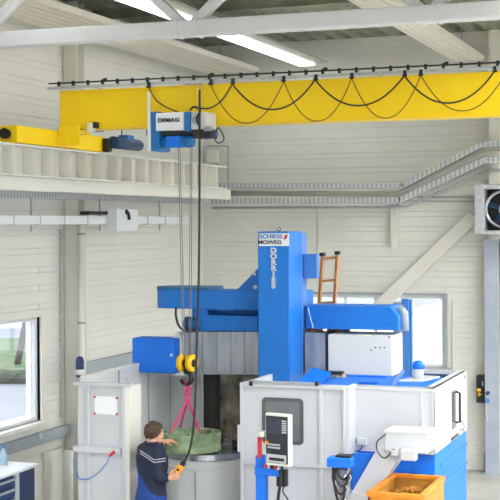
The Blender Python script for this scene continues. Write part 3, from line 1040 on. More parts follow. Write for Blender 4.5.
# triangular gusset
ga, gb_, gc, gd = on(235, 291, 'y', YRL), on(258, 268, 'y', YRL), on(262, 268, 'y', YRL), on(262, 291, 'y', YRL)
gus = MB().prism([(ga.x, ga.z), (gb_.x, gb_.z), (gc.x, gc.z), (gd.x, gd.z)], 'y', YRL + .02, YRL + .12).build('gusset', 'blue', lt)
for (u, v, r) in ((255.5, 287, .025), (255, 274, .015)):
    c_ = on(u, v, 'y', YRL + .02)
    MB().cyl(c_, c_ + Vector((0, -.012, 0)), r, seg=14).build('hole_cap', 'offwhite', gus)
# lower crossrail
MB().pbox(199, 315.5, 258, 331.5, YRL + .05, .4).build('cross_rail', 'blue', lt, bevel=.01)
MB().pbox(192, 306, 262, 318, YRL + .3, .25).build('rail_back', 'blue', lt)
MB().pbox(194, 308, 208, 322, YRL + .08, .3).build('rail_bracket', 'blue', lt, bevel=.01)
MB().pbox(209, 309.5, 234, 310.5, YRL + .1, .1).build('plate_edge', 'blue', lt)
zz = zat(323.5, 190, YRL + .1)
mo = MB().cyl((xat(182, YRL, 323), YRL + .1, zz), (xat(199, YRL, 323), YRL + .1, zz), .075, seg=24).build('rail_motor', 'motorblue', lt, smooth=True)
for k in range(5):
    x = xat(184 + k * 3, YRL, 323)
    MB().cyl((x, YRL + .1, zz), (x + .008, YRL + .1, zz), .084, seg=24).build('fin', 'darkblue', mo, smooth=True)
tag_pts = [on(176, 307, 'y', YRL - .02), on(176, 316, 'y', YRL - .05), on(179, 326, 'y', YRL - .06), on(186, 331, 'y', YRL - .03), on(196, 331, 'y', YRL + .02)]
MB().tube(bez(tag_pts), .014, 8).build('hose', 'cable', lt, smooth=True)
# right cross rail
pA, pB = on(306, 305.5, 'y', YRL + .05), on(398, 330.5, 'y', YRL + .05)
ch = on(390, 307, 'y', YRL + .05)
MB().prism([(pA.x, pB.z), (pB.x, pB.z), (pB.x, on(398, 317, 'y', YRL + .05).z), (ch.x, pA.z), (pA.x, pA.z)], 'y', YRL + .05, YRL + .5).build('cross_rail', 'blue', lt)
MB().tube([on(399, 307, 'y', YRL + .25), on(404, 313, 'y', YRL + .25), on(405, 331, 'y', YRL + .25)], .05, 8).build('rail_end_hose', 'greycol', lt, smooth=True)
c_ = on(388.5, 324, 'y', YRL + .05)
MB().cyl(c_, c_ + Vector((0, -.006, 0)), .008, seg=8).build('plug', 'black', lt)
MB().tube([on(308, 308, 'y', YRL), on(313, 328, 'y', YRL)], .007, 6).build('hose', 'steel', lt)
# steel way cover left
WC = MB()
ud = [178, 190, 203, 217, 231, 245, 258]
for a, b_ in zip(ud, ud[1:]):
    WC.pbox(a, 332, b_ - .5, 374.5, YRL + .02 + .004 * (ud.index(a) % 2), .3)
WC.build('way_cover', 'bellow', lt)
MB().pbox(176.5, 332, 178.5, 374.5, YRL - .01, .3).build('cover_frame', 'offwhite', lt)
MB().pbox(305, 333, 326, 375, YRL + .02, .3).build('way_cover', 'bellow', lt)
MB().pbox(325.5, 333, 328, 376, YRL, .3).build('cover_edge', 'black', lt)
bxr = MB().pbox(328, 335, 392, 375.5, YRL - .05, .5).build('rail_end_box', 'offwhite', lt, bevel=.01)
for (u, v) in ((371, 350), (375.5, 347.5), (380, 347.5), (384.5, 347.5), (389, 337)):
    c_ = on(u, v, 'y', YRL - .05)
    MB().cyl(c_, c_ + Vector((0, -.006, 0)), .009, seg=8).build('plug', 'black', bxr)
# clutter seen between rail and box
for (u0, u1, mm) in ((306, 310, 'red'), (311, 316, 'orange'), (317, 322, 'orange'), (327, 334, 'skipin'), (335, 342, 'wood'), (343, 349, 'darkblue')):
    MB().pbox(u0, 327, u1, 335, YRL + .45, .06).build('valve_block', mm, lt, bevel=.004)
# blue box left
bb_ = MB().pbox(132, 338.5, 174.5, 373, 14.05, .3).build('rail_end_box', 'brightblue', lt, bevel=.012)
c_ = on(171.5, 355, 'y', 14.05)
MB().cyl(c_, c_ + Vector((0, -.01, 0)), .018, seg=12).build('lock', 'white', bb_)
MB().pbox(172, 336, 180, 376, 14.2, .15).build('end_bracket', 'greywhite', lt)
# vertical blue duct right
MB().pbox(401.5, 299, 409, 378, 15.0, .1).build('tall_duct', 'lightblue', lt, bevel=.006)
MB().pbox(393, 302, 401, 378, 15.0, .12).build('tall_duct', 'greycol', lt, bevel=.006)
MB().pbox(409.5, 300, 411.5, 378, 15.02, .05).build('duct_edge', 'motorblue', lt)

# table
TX, TY, TR = xat(208, 13.7, 460), 13.7, .5
tb = MB().lathe((TX, TY, 0), [(TR - .02, 1.25), (TR, 1.255), (TR, 1.315), (TR - .01, 1.32), (.12, 1.32), (.12, 1.30), (0.001, 1.30)], 72).build('turntable', 'steel', lt, smooth=False)
for k in range(12):
    t = k * PI / 6 + .1
    a, b_ = Vector((TX + .14 * math.cos(t), TY + .14 * math.sin(t), 1.3205)), Vector((TX + .49 * math.cos(t), TY + .49 * math.sin(t), 1.3205))
    MB().bar(a, b_, .02, .003).build('clamping_slot', 'black', tb)
for t in (-.15, .35, .9, 1.5, 2.4):
    a, b_ = Vector((TX + .33 * math.cos(t), TY + .33 * math.sin(t), 1.345)), Vector((TX + .47 * math.cos(t), TY + .47 * math.sin(t), 1.345))
    if (Vector((a.x - RX, a.y - RY)).length > RR + .06):
        MB().bar(a, b_, .07, .05).build('chuck_jaw', 'black', tb, bevel=.006)
dm = MB().lathe((TX, TY, 0), [(TR + .02, 0.02), (TR + .02, 1.155), (TR + .035, 1.16), (TR + .035, 1.185), (TR + .015, 1.19), (TR + .015, 1.25), (TR - .05, 1.25)], 72).build('table_drum', 'greywhite', lt, smooth=False)
x = xat(196, 13.2, 480)
MB().box(x - .006, x + .006, TY - TR - .03, TY - TR + .03, .1, 1.15).build('drum_seam', 'trunk', dm)

# enclosure: rear and left walls (inner faces)
ZE = 2.17
YE0, YE1 = 12.6, 15.0
XE = -6.5
wl = MB().box(XE - .05, XE, YE0 + .09, YE1, 0, ZE).build('enclosure_side_wall', 'greywhite', lt)
MB().box(XE - .06, XE + .01, YE0 + .09, YE1, ZE, ZE + .025).build('edge_cap', 'offwhite', wl)
for yy in (13.5, 14.3):
    MB().box(XE, XE + .012, yy - .01, yy + .01, 0, ZE).build('seam', 'trunk', wl)
wb = MB().box(XE, xat(204, YE1, 420), YE1 - .04, YE1, 0, zat(370, 190, YE1)).build('enclosure_rear_wall', 'greywhite', lt)
MB().box(xat(170, YE1, 420), xat(172, YE1, 420), YE1 - .055, YE1 - .04, 0, 2.1).build('seam', 'trunk', wb)
MB().pbox(203.5, 374, 207.5, 480, 14.86, .1).build('dark_post', 'black', lt)
MB().box(xat(207, 14.9, 420), xat(262, 14.9, 420), 14.9, 15.0, 0, 2.35).build('stained_plate', 'dark', lt)
MB().box(xat(206.5, 14.6, 420), xat(211, 14.6, 420), 14.6, 14.9, 0, 2.35).build('guide_edge', 'cable', lt)

# front right enclosure panel
xa, xb = xat(240, YE0, 400), xat(345, YE0, 400)
zE = zat(384.5, 290, YE0)
pn = MB().box(xa, xb, YE0 + .03, YE0 + .06, 0, zE - .01).build('front_panel', 'white', lt)
for u0, u1 in ((240, 243.5), (319, 322.5), (342.5, 345)):
    MB().box(xat(u0, YE0, 430), xat(u1, YE0, 430), YE0 - .0, YE0 + .05, 0, zE).build('frame_post', 'white', pn, bevel=.004)
MB().box(xa, xb, YE0 - .012, YE0 + .11, zE - .035, zE).build('top_rail', 'white', pn, bevel=.004)
MB().box(xa + .03, xb, YE0 - .005, YE0 + .03, zat(467, 300, YE0), zat(463.5, 300, YE0)).build('middle_rail', 'white', pn, bevel=.004)
MB().box(xat(252, YE0, 384), xat(316, YE0, 384), YE0 - .025, YE0 + .02, zE + .002, zE + .028).build('rubber_seal', 'trunk', pn)
for u0, u1 in ((249, 252), (315, 317.5)):
    MB().pbox(u0, 381.5, u1, 386, YE0 - .04, .06).build('seal_end', 'black', pn)
# rounded window
def rrect(u0, v0, u1, v1, y, r, n=5):
    a, b_ = on(u0, v1, 'y', y), on(u1, v0, 'y', y)
    pts = []
    for cx_, cz_, t0 in ((b_.x - r, b_.z - r, 0), (a.x + r, b_.z - r, 90), (a.x + r, a.z + r, 180), (b_.x - r, a.z + r, 270)):
        for k in range(n + 1):
            t = math.radians(t0 + 90 * k / n)
            pts.append((cx_ + r * math.cos(t), cz_ + r * math.sin(t)))
    return pts


gw = MB().prism(rrect(261.5, 399, 302.5, 443.5, YE0, .045), 'y', YE0 + .018, YE0 + .031).build('inspection_window', 'darkglass', pn)
MB().prism(rrect(265, 402.5, 299, 440, YE0, .03), 'y', YE0 + .012, YE0 + .0175).build('inner_pane', mat('smoked_glass', (104, 108, 112), .1, 0, .2, 3), gw)
# left stub at the door edge (handle plate)
MB().pbox(237.2, 425, 240, 452, YE0 - .01, .05).build('door_catch', 'white', pn, bevel=.004)
# side return of panel towards the table
MB().box(xa, xa + .04, YE0 + .05, YE0 + .9, 0, zE - .01).build('return_wall', 'white', lt)
# right, recessed box
YR0 = 12.85
xc_, xd = xat(345, YR0, 400), xat(434, YR0, 400)
zQ = zat(387, 390, YR0)
zBt = zat(453, 400, YR0)
MB().box(xb, xb + .04, YE0 + .03, YR0 + .03, 0, zE).build('corner_post', 'white', lt, bevel=.004)
rb = MB().box(xb, xd, YR0, YR0 + .03, zBt, zQ).build('right_front_panel', 'white', lt)
MB().box(xb, xd, YR0 - .015, YR0 + .1, zQ - .035, zQ).build('top_rail', 'white', rb, bevel=.004)
for u in (349.5, 421.5, 432.7):
    MB().box(xat(u, YR0, 420) - .012, xat(u, YR0, 420) + .012, YR0 - .01, YR0 + .02, zBt, zQ).build('frame_post', 'white', rb)
YQ = 14.5
sw = MB().box(xd - .03, xd, YR0, YQ, zat(455, 436, YR0), zQ).build('right_side_panel', 'white', lt)
MB().box(xd - .1, xd + .012, YR0, YQ, zQ - .035, zQ).build('top_rail', 'white', sw, bevel=.004)
MB().box(xd - .01, xd + .01, YQ - .04, YQ, zBt, zQ).build('frame_post', 'white', sw)
dy0, dy1 = yat(444, xd, 410), yat(461.5, xd, 410)
do = MB().box(xd, xd + .012, dy0, dy1, zBt + .06, zQ - .07).build('side_door', 'white', sw, bevel=.003)
ga_, gb2 = yat(450.5, xd, 410), yat(454.5, xd, 410)
MB().box(xd + .012, xd + .02, ga_, gb2, zBt + .13, zQ - .12).build('slot_window', 'darkglass', do)
y_a, y_b = yat(457.5, xd + .05, 410), yat(460, xd + .05, 410)
hz0, hz1 = on(458, 424, 'x', xd + .05).z, on(458, 393, 'x', xd + .05).z
MB().tube([(xd + .012, y_b, hz0), (xd + .055, y_b - .03, hz0 + .01), (xd + .055, y_b - .03, hz1 - .01), (xd + .012, y_b, hz1)], .014, 8).build('handle', 'black', do)
MB().box(xd + .012, xd + .02, yat(450, xd, 440), yat(457, xd, 440), zBt + .02, zBt + .045).build('vent_slot', 'black', sw)
MB().tube(bez([on(461, 421, 'x', xd + .03), on(464, 425, 'x', xd + .05), on(463, 431, 'x', xd + .04), on(460, 428, 'x', xd + .03)]), .005, 6).build('cable', 'cable', sw)
MB().box(xat(424, YQ, 370), xd, YQ - .03, YQ, zQ - .5, zQ + .005).build('right_rear_panel', 'white', lt)
MB().box(xat(424, YQ, 370), xd, YQ - .1, YQ - .03, zQ - .08, zQ - .04).build('rear_seal', 'darkblue', lt)
# blue base
MB().box(xb + .04, xd, YR0 + .035, YQ + .02, 0, zBt - .002).build('machine_base', 'brightblue', lt, bevel=.01)
for zz in (zBt - .16, zBt - .36):
    MB().box(xd, xd + .01, YR0 + .3, YQ + .02, zz - .012, zz + .012).build('base_rib', 'motorblue', lt)
# blue trays inside the enclosure top
za_ = zQ - .02
def quad_plate(pts, zt__, th, name, m_):
    MB().prism([(p.x, p.y) for p in pts], 'z', zt__ - th, zt__).build(name, m_, lt)


quad_plate([Vector((xb + .1, YR0 + .3, 0)), Vector((xd - .15, YR0 + .3, 0)), Vector((xd - .15, YQ - .27, 0)), Vector((xb - .75, YQ - .27, 0)), Vector((xb - .75, YR0 + .75, 0)), Vector((xb + .1, YR0 + .75, 0))], zQ - .05, .03, 'chip_tray', 'brightblue')
a, b_ = on(346, 374.5, 'y', 14.05), on(387, 384, 'y', 14.05)
MB().box(a.x, b_.x, 14.0, 14.03, zQ - .049, a.z).build('tray_wall', 'brightblue', lt)
MB().bar(on(392, 387, 'z', zQ - .02), on(403, 371, 'z', zQ - .02) , .03, .03).build('tray_rib', 'lightblue', lt)
MB().prism([(on(398, 381, 'z', zQ - .04).x, on(398, 381, 'z', zQ - .04).y), (on(422, 381, 'z', zQ - .04).x, on(422, 381, 'z', zQ - .04).y),
            (on(440, 377, 'z', zQ - .04).x, on(440, 377, 'z', zQ - .04).y), (on(420, 376, 'z', zQ - .04).x, on(420, 376, 'z', zQ - .04).y)], 'z', zQ - .049, zQ - .03).build('tray_lid', 'white', lt)
q = on(418.5, 379, 'y', 13.9)
bc = MB().lathe((q.x, q.y, q.z), [(.055, 0), (.058, .12), (.058, .13)], 24).build('lubrication_pot', 'greywhite', lt, smooth=True)
MB().lathe((q.x, q.y, q.z), [(.062, .11), (.065, .12), (.065, .15), (.05, .185), (.02, .2), (0.001, .2)], 24).build('cap', 'brightblue', bc, smooth=True)
# blue chute next to tool column, blue plate, little drive
a = on(308, 385, 'y', 13.35); b_ = on(322, 371, 'y', 13.65)
MB().bar(a, b_, .22, .03, (0, -1, .6)).build('chip_chute', 'brightblue', lt)
MB().box(xat(318, 13.0, 386), xat(346, 13.0, 386), 12.85, 13.5, zE - .08, zE - .04).build('chip_tray', 'brightblue', lt)
dv = MB().pbox(328, 374, 344, 382, 13.9, .12).build('small_drive', mottled('brassy', (120, 104, 70), (196, 186, 150), 20), lt, bevel=.01)
MB().pbox(326, 371.5, 342, 374.5, 13.88, .1).build('drive_cover', 'black', dv, bevel=.01)
# electrical fitting on right panel
b = MB().pbox(357, 438.5, 366, 445, YR0 - .05, .05).build('socket_box', 'white', rb, bevel=.006)
MB().pbox(351, 437.5, 356.5, 443, YR0 - .04, .04).build('switch', 'trunk', rb, bevel=.006)
MB().tube(bez([on(351, 441, 'y', YR0 - .05), on(348, 448, 'y', YR0 - .06), on(352, 452, 'y', YR0 - .05), on(361, 449, 'y', YR0 - .05), on(362, 445, 'y', YR0 - .04)]), .006, 6).build('cable', 'cable', rb)

# left enclosure door
xe, xf_ = xat(77, YE0, 430), xat(125, YE0, 430)
zD = zat(383, 104, YE0)
dr_ = thing('enclosure_door', 'white framed sliding door of the machine enclosure, left of the worker', 'door', ((xe + xf_) / 2, YE0, 0))
MB().box(xe, xf_, YE0 + .02, YE0 + .045, 0, zD - .02).build('panel', 'white', dr_)
for u0, u1 in ((86.5, 89.5), (122, 125.3)):
    MB().box(xat(u0, YE0, 430), xat(u1, YE0, 430), YE0 - .008, YE0 + .02, 0, zD - .02).build('post', 'white', dr_, bevel=.003)
MB().box(xe - .04, xat(131, YE0, 383), YE0 - .015, YE0 + .06, zD - .035, zD).build('top_rail', 'white', dr_, bevel=.004)
MB().box(xe - .04, xat(121, YE0, 450), YE0 - .02, YE0 + .02, zat(453, 100, YE0), zat(447, 100, YE0)).build('middle_rail', 'white', dr_, bevel=.004)
MB().box(xf_, xf_ + .05, YE0 + .0, YE0 + .3, 0, zD - .03).build('return', 'offwhite', dr_)
c_ = on(126, 381, 'y', YE0)
MB().pbox(125, 379, 130.5, 382.8, YE0 + .0, .06).build('top_roller', 'galv', dr_, bevel=.004)
# paper and magnets
pa = MB().pbox(94.5, 396.5, 117, 414.5, YE0 + .016, .003)
tag(pa.build('paper_notice', 'paper'), 'white paper sheet pinned to the enclosure door', 'paper')
for i, (u, v) in enumerate(((95, 396.8), (117, 398), (94.8, 413.5), (117, 414.2))):
    c_ = on(u, v, 'y', YE0 + .016)
    o = MB().cyl(c_, c_ + Vector((0, -.01, 0)), .012, seg=14).build('red_magnet', 'red')
    tag(o, 'small red magnet at the %s corner of the paper sheet' % ('upper left', 'upper right', 'lower left', 'lower right')[i], 'magnet', 'magnets on the paper sheet')
# air gun and hose
a, b_ = on(114.5, 451, 'y', YE0 - .04), on(110, 456, 'y', YE0 - .04)
ag = thing('air_gun', 'red air gun with blue hose hung on the door rail', 'air gun', b_)
MB().bar(a, b_, .03, .025, (0, 1, 0)).build('handle', 'red', ag, bevel=.008)
MB().tube(bez([b_, on(106, 464, 'y', YE0 - .04), on(98, 473, 'y', YE0 - .03), on(88, 479, 'y', YE0 - .02), on(79, 478, 'y', YE0 - .01), on(75, 470, 'y', YE0), on(74, 458, 'y', YE0)]), .006, 8).build('hose', 'lightblue', ag, smooth=True)

# ================================================================== CONTROL CONSOLE
YCo = 12.15
cc = thing('control_console', 'white-framed machine control panel on a blue swivel post', 'control panel', (xat(260, YCo, 480), YCo, 0))
MB().box(xat(255.5, YCo, 480), xat(265, YCo, 480), YCo, YCo + .1, 0, zat(456, 260, YCo)).build('post', 'brightblue', cc, bevel=.006)
MB().pbox(254.5, 467.5, 279, 476, YCo - .03, .14).build('arm', 'brightblue', cc, bevel=.006)
MB().box(xat(253, YCo, 480), xat(267, YCo, 480), YCo - .05, YCo + .15, 0, .02).build('foot_plate', 'brightblue', cc)
pc0 = on(277, 440, 'y', YCo - .12)
ang = math.radians(-13)
Rz = Matrix.Rotation(ang, 3, 'Z')


def cbox(x0, x1, y0, y1, z0, z1):
    b = MB().box(x0, x1, y0, y1, z0, z1)
    b.v = [pc0 + Rz @ p for p in b.v]
    return b


hw, hh = .135, .25
hs = cbox(-hw, hw, 0, .07, -hh, hh).build('housing', 'offwhite', cc, bevel=.01)
cbox(-hw + .012, hw - .014, -.004, .0, -hh + .025, hh - .022).build('front_plate', 'screen', hs)
cbox(-hw + .03, hw - .085, -.008, -.004, .06, hh - .045).build('display', mat('lcd', (48, 56, 74), .15, 0, .3, 12), hs)
kb = cbox(-hw + .02, hw - .03, -.008, -.004, -hh + .03, -hh + .11).build('lower_plate', 'key', hs)
cbox(-hw + .05, hw - .05, -.012, -.008, -hh + .05, -hh + .08).build('keyboard_slot', 'black', hs)
for i in range(3):
    for j in range(6):
        cbox(hw - .075 + i * .018, hw - .062 + i * .018, -.010, -.004, .07 + j * .022, .084 + j * .022).build('key', 'key', hs)
for i in range(6):
    for j in range(2):
        cbox(-hw + .035 + i * .024, -hw + .052 + i * .024, -.010, -.004, -.055 - j * .028, -.038 - j * .028).build('key', 'key', hs)
for i, (xx, zz, mm) in enumerate(((-.108, -.03, 'orangeplastic'), (-.13, -.08, 'red'), (-.13, -.14, 'red'))):
    b = MB().cyl((xx, -.03 if i == 0 else .03, zz), (xx, .0 if i == 0 else .06, zz), .016, seg=12)
    b.v = [pc0 + Rz @ p for p in b.v]
    b.build('button', mm, cc, smooth=True)
b = MB().pbox(259.5, 432, 263.5, 437, YCo - .1, .1).build('side_catch', 'offwhite', cc)
MB().pbox(257.5, 437, 260.5, 458, YCo - .02, .04).build('signal_strip', 'red', cc)
b = MB().pbox(276, 470, 286, 487, YCo + .0, .08).build('cable_box', 'black', cc, bevel=.01)
MB().bar(on(273, 462, 'y', YCo), on(276, 472, 'y', YCo), .06, .05, (0, 1, 0)).build('neck', 'cable', cc, bevel=.01)
MB().tube(bez([on(280, 470, 'y', YCo - .02), on(281, 480, 'y', YCo - .03), on(279, 492, 'y', YCo - .03), on(277, 510, 'y', YCo)]), .016, 8).build('cable', 'cable', cc, smooth=True)
MB().tube(bez([on(284, 485, 'y', YCo), on(283, 492, 'y', YCo - .02), on(288, 500, 'y', YCo - .02), on(290, 512, 'y', YCo)]), .007, 8).build('cable', 'cable', cc, smooth=True)
for i in range(6):
    MB().pbox(264 + i * 3.3, 464.5 + i * .5, 266 + i * 3.3, 468 + i * .5, YCo - .08, .03).build('cable_gland', ('red', 'key', 'black')[i % 3], cc)

# ================================================================== PUMP UNIT AND CHIP CONVEYOR
YP = 12.02
pu = thing('coolant_pump_unit', 'blue topped pump with coiled black hoses in front of the enclosure', 'pump', (xat(340, YP, 490), YP + .1, 0))
MB().pbox(326.5, 458.5, 350, 468, YP, .16).build('top_bracket', 'brightblue', pu, bevel=.008)
MB().pbox(335, 455.5, 350, 459, YP + .05, .12).build('cap', 'black', pu, bevel=.01)
c_ = on(342, 480, 'y', YP + .08)
MB().lathe((c_.x, c_.y, 0), [(.07, 0), (.07, .6), (.055, .62), (.055, zat(469, 342, YP))], 24).build('pump_body', 'steel', pu, smooth=True)
MB().box(c_.x - .16, c_.x + .16, c_.y - .06, c_.y + .16, 0, .62).build('tank', 'greywhite', pu, bevel=.01)
for k, (u0, v0, u1, v1, dep) in enumerate(((333, 468, 346, 494, .05), (335, 469, 349, 486, .08), (337, 468, 350, 479, .03), (334, 470, 344, 503, .02))):
    um = (u0 + u1) / 2
    MB().tube(bez([on(u0, v0, 'y', YP + dep), on(u0 + .5, (v0 + v1) / 2, 'y', YP - dep), on(um, v1, 'y', YP - dep), on(u1, v1 - 6, 'y', YP - dep * .5), on(u1 + 1, v0 + 3, 'y', YP + .1)]), .012, 8).build('hose', 'cable', pu, smooth=True)
MB().tube(bez([on(347, 472, 'y', YP), on(351, 478, 'y', YP - .05), on(346, 486, 'y', YP - .06), on(354, 492, 'y', YP - .04), on(370, 497, 'y', YP)]), .005, 6).build('cable', 'white', pu)

cv = thing('chip_conveyor', 'white chip conveyor with sloping chute rising to a box head above the orange bin', 'conveyor', (xat(370, 12.5, 490), 12.5, 0))
YV = 12.3
# sloped chute
t0, t1, t2, t3 = on(383, 437, 'y', YV), on(398, 460, 'y', YV), on(352, 500, 'y', YV), on(330, 500, 'y', YV)
def dn(p, q, z):
    t = (z - p.z) / (q.z - p.z)
    return (p.x + (q.x - p.x) * t, z)
a0 = on(386, 433, 'y', YV); a1 = on(349, 497, 'y', YV); 
b0 = on(398, 460, 'y', YV); b1 = on(371, 500, 'y', YV)
zlow = 1.12
lw = dn(b0, b1, zlow)
MB().box(lw[0] - .12, lw[0] - .04, YV + .1, YV + .18, 0, zlow + .08).build('leg', 'white', cv)
MB().prism([(a0.x, a0.z), (b0.x + .05, a0.z), (b0.x, b0.z), dn(b0, b1, zlow), dn(a0, a1, zlow)], 'y', YV, YV + .28).build('chute', 'white', cv, bevel=.006)
hd = MB().pbox(384, 433, 427, 453, YV - .02, .34).build('head', 'white', cv, bevel=.01)
zh1, zh0 = zat(433, 400, YV), zat(452, 400, YV)
MB().box(xat(427, YV - .02, 440), xat(427, YV - .02, 440) + .02, YV + .02, YV + .28, zh0 + .03, zh1 - .03).build('outlet', 'greywhite', hd)
MB().pbox(383.5, 431.5, 428.5, 434, YV - .03, .36).build('lid', 'white', hd, bevel=.005)
MB().pbox(391, 449, 399, 456, YV - .08, .06).build('drive_box', 'white', cv, bevel=.006)
MB().pbox(400.5, 449.5, 415.5, 461, YV - .12, .1).build('motor_box', 'white', cv, bevel=.01)
MB().tube(bez([on(394, 449, 'y', YV - .08), on(385, 458, 'y', YV - .04), on(378, 452, 'y', YV - .03), on(377, 442, 'y', YV - .02), on(386, 434, 'y', YV - .02)]), .006, 8).build('cable', 'cable', cv)
# blue triangular guard under the right panel
p1, p2, p3 = on(351.5, 453.5, 'y', 12.62), on(376.5, 453.5, 'y', 12.62), on(352, 492, 'y', 12.62)
MB().prism([(p1.x, p1.z), (p2.x, p2.z), (p3.x, p3.z)], 'y', 12.62, 12.66).build('splash_guard', 'brightblue', lt)
MB().box(xb + .04, xb + .2, 12.66, YR0 + .03, 0, zBt - .05).build('guard_mount', 'brightblue', lt)

# ================================================================== CHIP BIN
zB = 1.37
f0, f1 = on(373.5, 493, 'z', zB), on(425.5, 497, 'z', zB)
k0, k1 = on(388, 474, 'z', zB), on(442, 476, 'z', zB)
YBF = (f0.y + f1.y) / 2
YBB = (k0.y + k1.y) / 2 - .02
bx0, bx1 = (f0.x + k0.x) / 2, (f1.x + k1.x) / 2
bn = thing('chip_bin', 'orange tipping skip catching chips below the conveyor head', 'skip', ((bx0 + bx1) / 2, (YBF + YBB) / 2, 0))
zf0 = .55
prf = [(YBF, zB), (YBB, zB), (YBB, zf0), (YBF + .35, zf0), (YBF, zB - .3)]
ins = 0.02
b = MB()
# walls as thin prisms
b.box(bx0, bx1, YBB - ins, YBB, zf0, zB)
b.box(bx0, bx1, YBF + .35, YBB, zf0, zf0 + ins)
b.box(bx0, bx1, YBF, YBF + ins, zB - .3, zB)
b.prism([(YBF, zB - .3), (YBF + .02, zB - .28), (YBF + .37, zf0 + .02), (YBF + .35, zf0)], 'x', bx0, bx1)
for x in (bx0, bx1 - ins):
    b.prism(prf, 'x', x, x + ins)
b.build('tub', 'orange', bn)
b = MB()
b.box(bx0 + ins, bx1 - ins, YBB - ins - .004, YBB - ins, zf0 + .02, zB - .02)
b.box(bx0 + ins, bx0 + ins + .004, YBF + .4, YBB - .03, zf0 + .02, zB - .02)
b.box(bx1 - ins - .004, bx1 - ins, YBF + .4, YBB - .03, zf0 + .02, zB - .02)
b.build('worn_lining', 'skipin', bn)
b = MB()
r_ = .035
b.box(bx0 - .015, bx1 + .015, YBF - .015, YBF + r_, zB - .03, zB + .012).box(bx0 - .015, bx1 + .015, YBB - r_, YBB + .015, zB - .03, zB + .012)
b.box(bx0 - .015, bx0 + r_, YBF, YBB, zB - .03, zB + .012).box(bx1 - r_, bx1 + .015, YBF, YBB, zB - .03, zB + .012)
b.build('rim', 'orange', bn, bevel=.005)
for x in (bx0 + .05, bx1 - .12):
    for y in (YBF + .38, YBB - .12):
        MB().box(x, x + .07, y, y + .07, .12, zf0).build('leg', 'orange', bn)
        MB().cyl((x, y + .035, .06), (x + .07, y + .035, .06), .06, seg=18).build('castor', 'black', bn, smooth=True)
m = MB()
for k in range(180):
    x = random.uniform(bx0 + .05, bx1 - .05); y = random.uniform(YBF + .3, YBB - .05)
    z = 1.16 + random.uniform(0, .03) + .1 * math.exp(-((x - bx0 - .25) ** 2 + (y - YBB + .3) ** 2) / .05)
    r = .02
    m.tube([(x + r * math.cos(t), y + r * math.sin(t), z + t * .006) for t in [i * .9 for i in range(8)]], .006, 4)
m.box(bx0 + .03, bx1 - .03, YBF + .3, YBB - .03, zf0 + .3, 1.16)
o = m.build('metal_chips', 'skipin')
tag(o, 'heap of metal chips lying in the orange skip', 'chips')
o['kind'] = 'stuff'

# ================================================================== LADDER
Ya, Yb_ = 15.9, 14.98
ltop = on(330, 256, 'y', Yb_)
lad = thing('wooden_ladder', 'wooden ladder leaning behind the blue crossrail, right of the tall column', 'ladder', (ltop.x, Ya, 0))
tl, trr = on(322.5, 256, 'y', Yb_), on(337.5, 254.5, 'y', Yb_)
def down(p, q):
    d = q - p
    t = (0.0 - p.z) / d.z
    r = p + d * t
    return r


def foot(top, u):
    t = .24
    for _ in range(4):
        m_ = on(u, 304, 'y', Yb_ + (Ya - Yb_) * t)
        t = (top.z - m_.z) / top.z
    return Vector((top.x + (m_.x - top.x) / t * .8, Ya, 0))


fl, frr = foot(tl, 317.5), foot(trr, 332.5)
MB().bar(tl, fl, .03, .06, (0, 1, 0)).build('rail', 'wood', lad)
MB().bar(trr, frr, .03, .06, (0, 1, 0)).build('rail', 'wood', lad)
for a in (tl, trr):
    MB().bar(a + Vector((0, 0, .0)), a + Vector((0, 0, .04)), .055, .07, (0, 1, 0)).build('end_cap', 'black', lad)
for k in range(12):
    t = .01 + k * .078
    MB().cyl(tl.lerp(fl, t), trr.lerp(frr, t), .016, seg=10).build('rung', 'wood', lad)

# ================================================================== BACK WALL ITEMS
a, b_ = on(474, 216, 'y', YB - .07), on(380, 306, 'y', YB - .07)
br = MB().bar(a, b_, .02, .21, (0, 1, 0))
br = MB()
d = (b_ - a).normalized()
nrm = Vector((d.z, 0, -d.x))
wv = .105
pts = [a + nrm * wv, a - nrm * wv, b_ - nrm * wv, b_ + nrm * wv]
br.prism([(p.x, p.z) for p in pts], 'y', YB - .09, YB - .035)
tag(br.build('diagonal_brace', 'cream', bevel=.006), 'wide cream diagonal brace crossing the back wall above the window', 'brace')

# fan heater
YFh = YB - .75
fx0, fx1 = xat(474.5, YFh, 210), xat(474.5, YFh, 210) + .82
fz0, fz1 = zat(234, 480, YFh), zat(184.5, 480, YFh)
fh = thing('fan_heater', 'galvanised box fan unit on the back wall at the right edge', 'fan heater', ((fx0 + fx1) / 2, YFh + .2, fz0))
t = .14
b = MB()
b.box(fx0, fx0 + t, YFh, YFh + .45, fz0, fz1).box(fx1 - t, fx1, YFh, YFh + .45, fz0, fz1)
b.box(fx0 + t, fx1 - t, YFh, YFh + .45, fz0, fz0 + .05).box(fx0 + t, fx1 - t, YFh, YFh + .45, fz1 - .07, fz1)
b.box(fx0 + t, fx1 - t, YFh + .35, YFh + .45, fz0 + .05, fz1 - .07)
b.build('casing', 'galv', fh, bevel=.006)
cxx, czz = (fx0 + fx1) / 2, (fz0 + fz1) / 2
b = MB().lathe((cxx, YFh + .12, czz), [(.25, 0), (.29, .02), (.29, .2), (.25, .2)], 40, 'y', True)
b.build('fan_ring', 'steel', fh, smooth=True)
MB().lathe((cxx, YFh + .1, czz), [(0.001, 0), (.07, .01), (.09, .06), (.09, .14), (0.001, .16)], 24, 'y').build('motor_hub', 'steel', fh, smooth=True)
for k in range(5):
    t_ = k * 2 * PI / 5 + .3
    c_ = Vector((cxx, YFh + .2, czz))
    a = c_ + Vector((.08 * math.cos(t_), 0, .08 * math.sin(t_)))
    e = c_ + Vector((.24 * math.cos(t_), 0, .24 * math.sin(t_)))
    MB().bar(a, e, .012, .1, (math.sin(t_) * .6, .8, -math.cos(t_) * .6)).build('fan_blade', 'darkblue', fh)
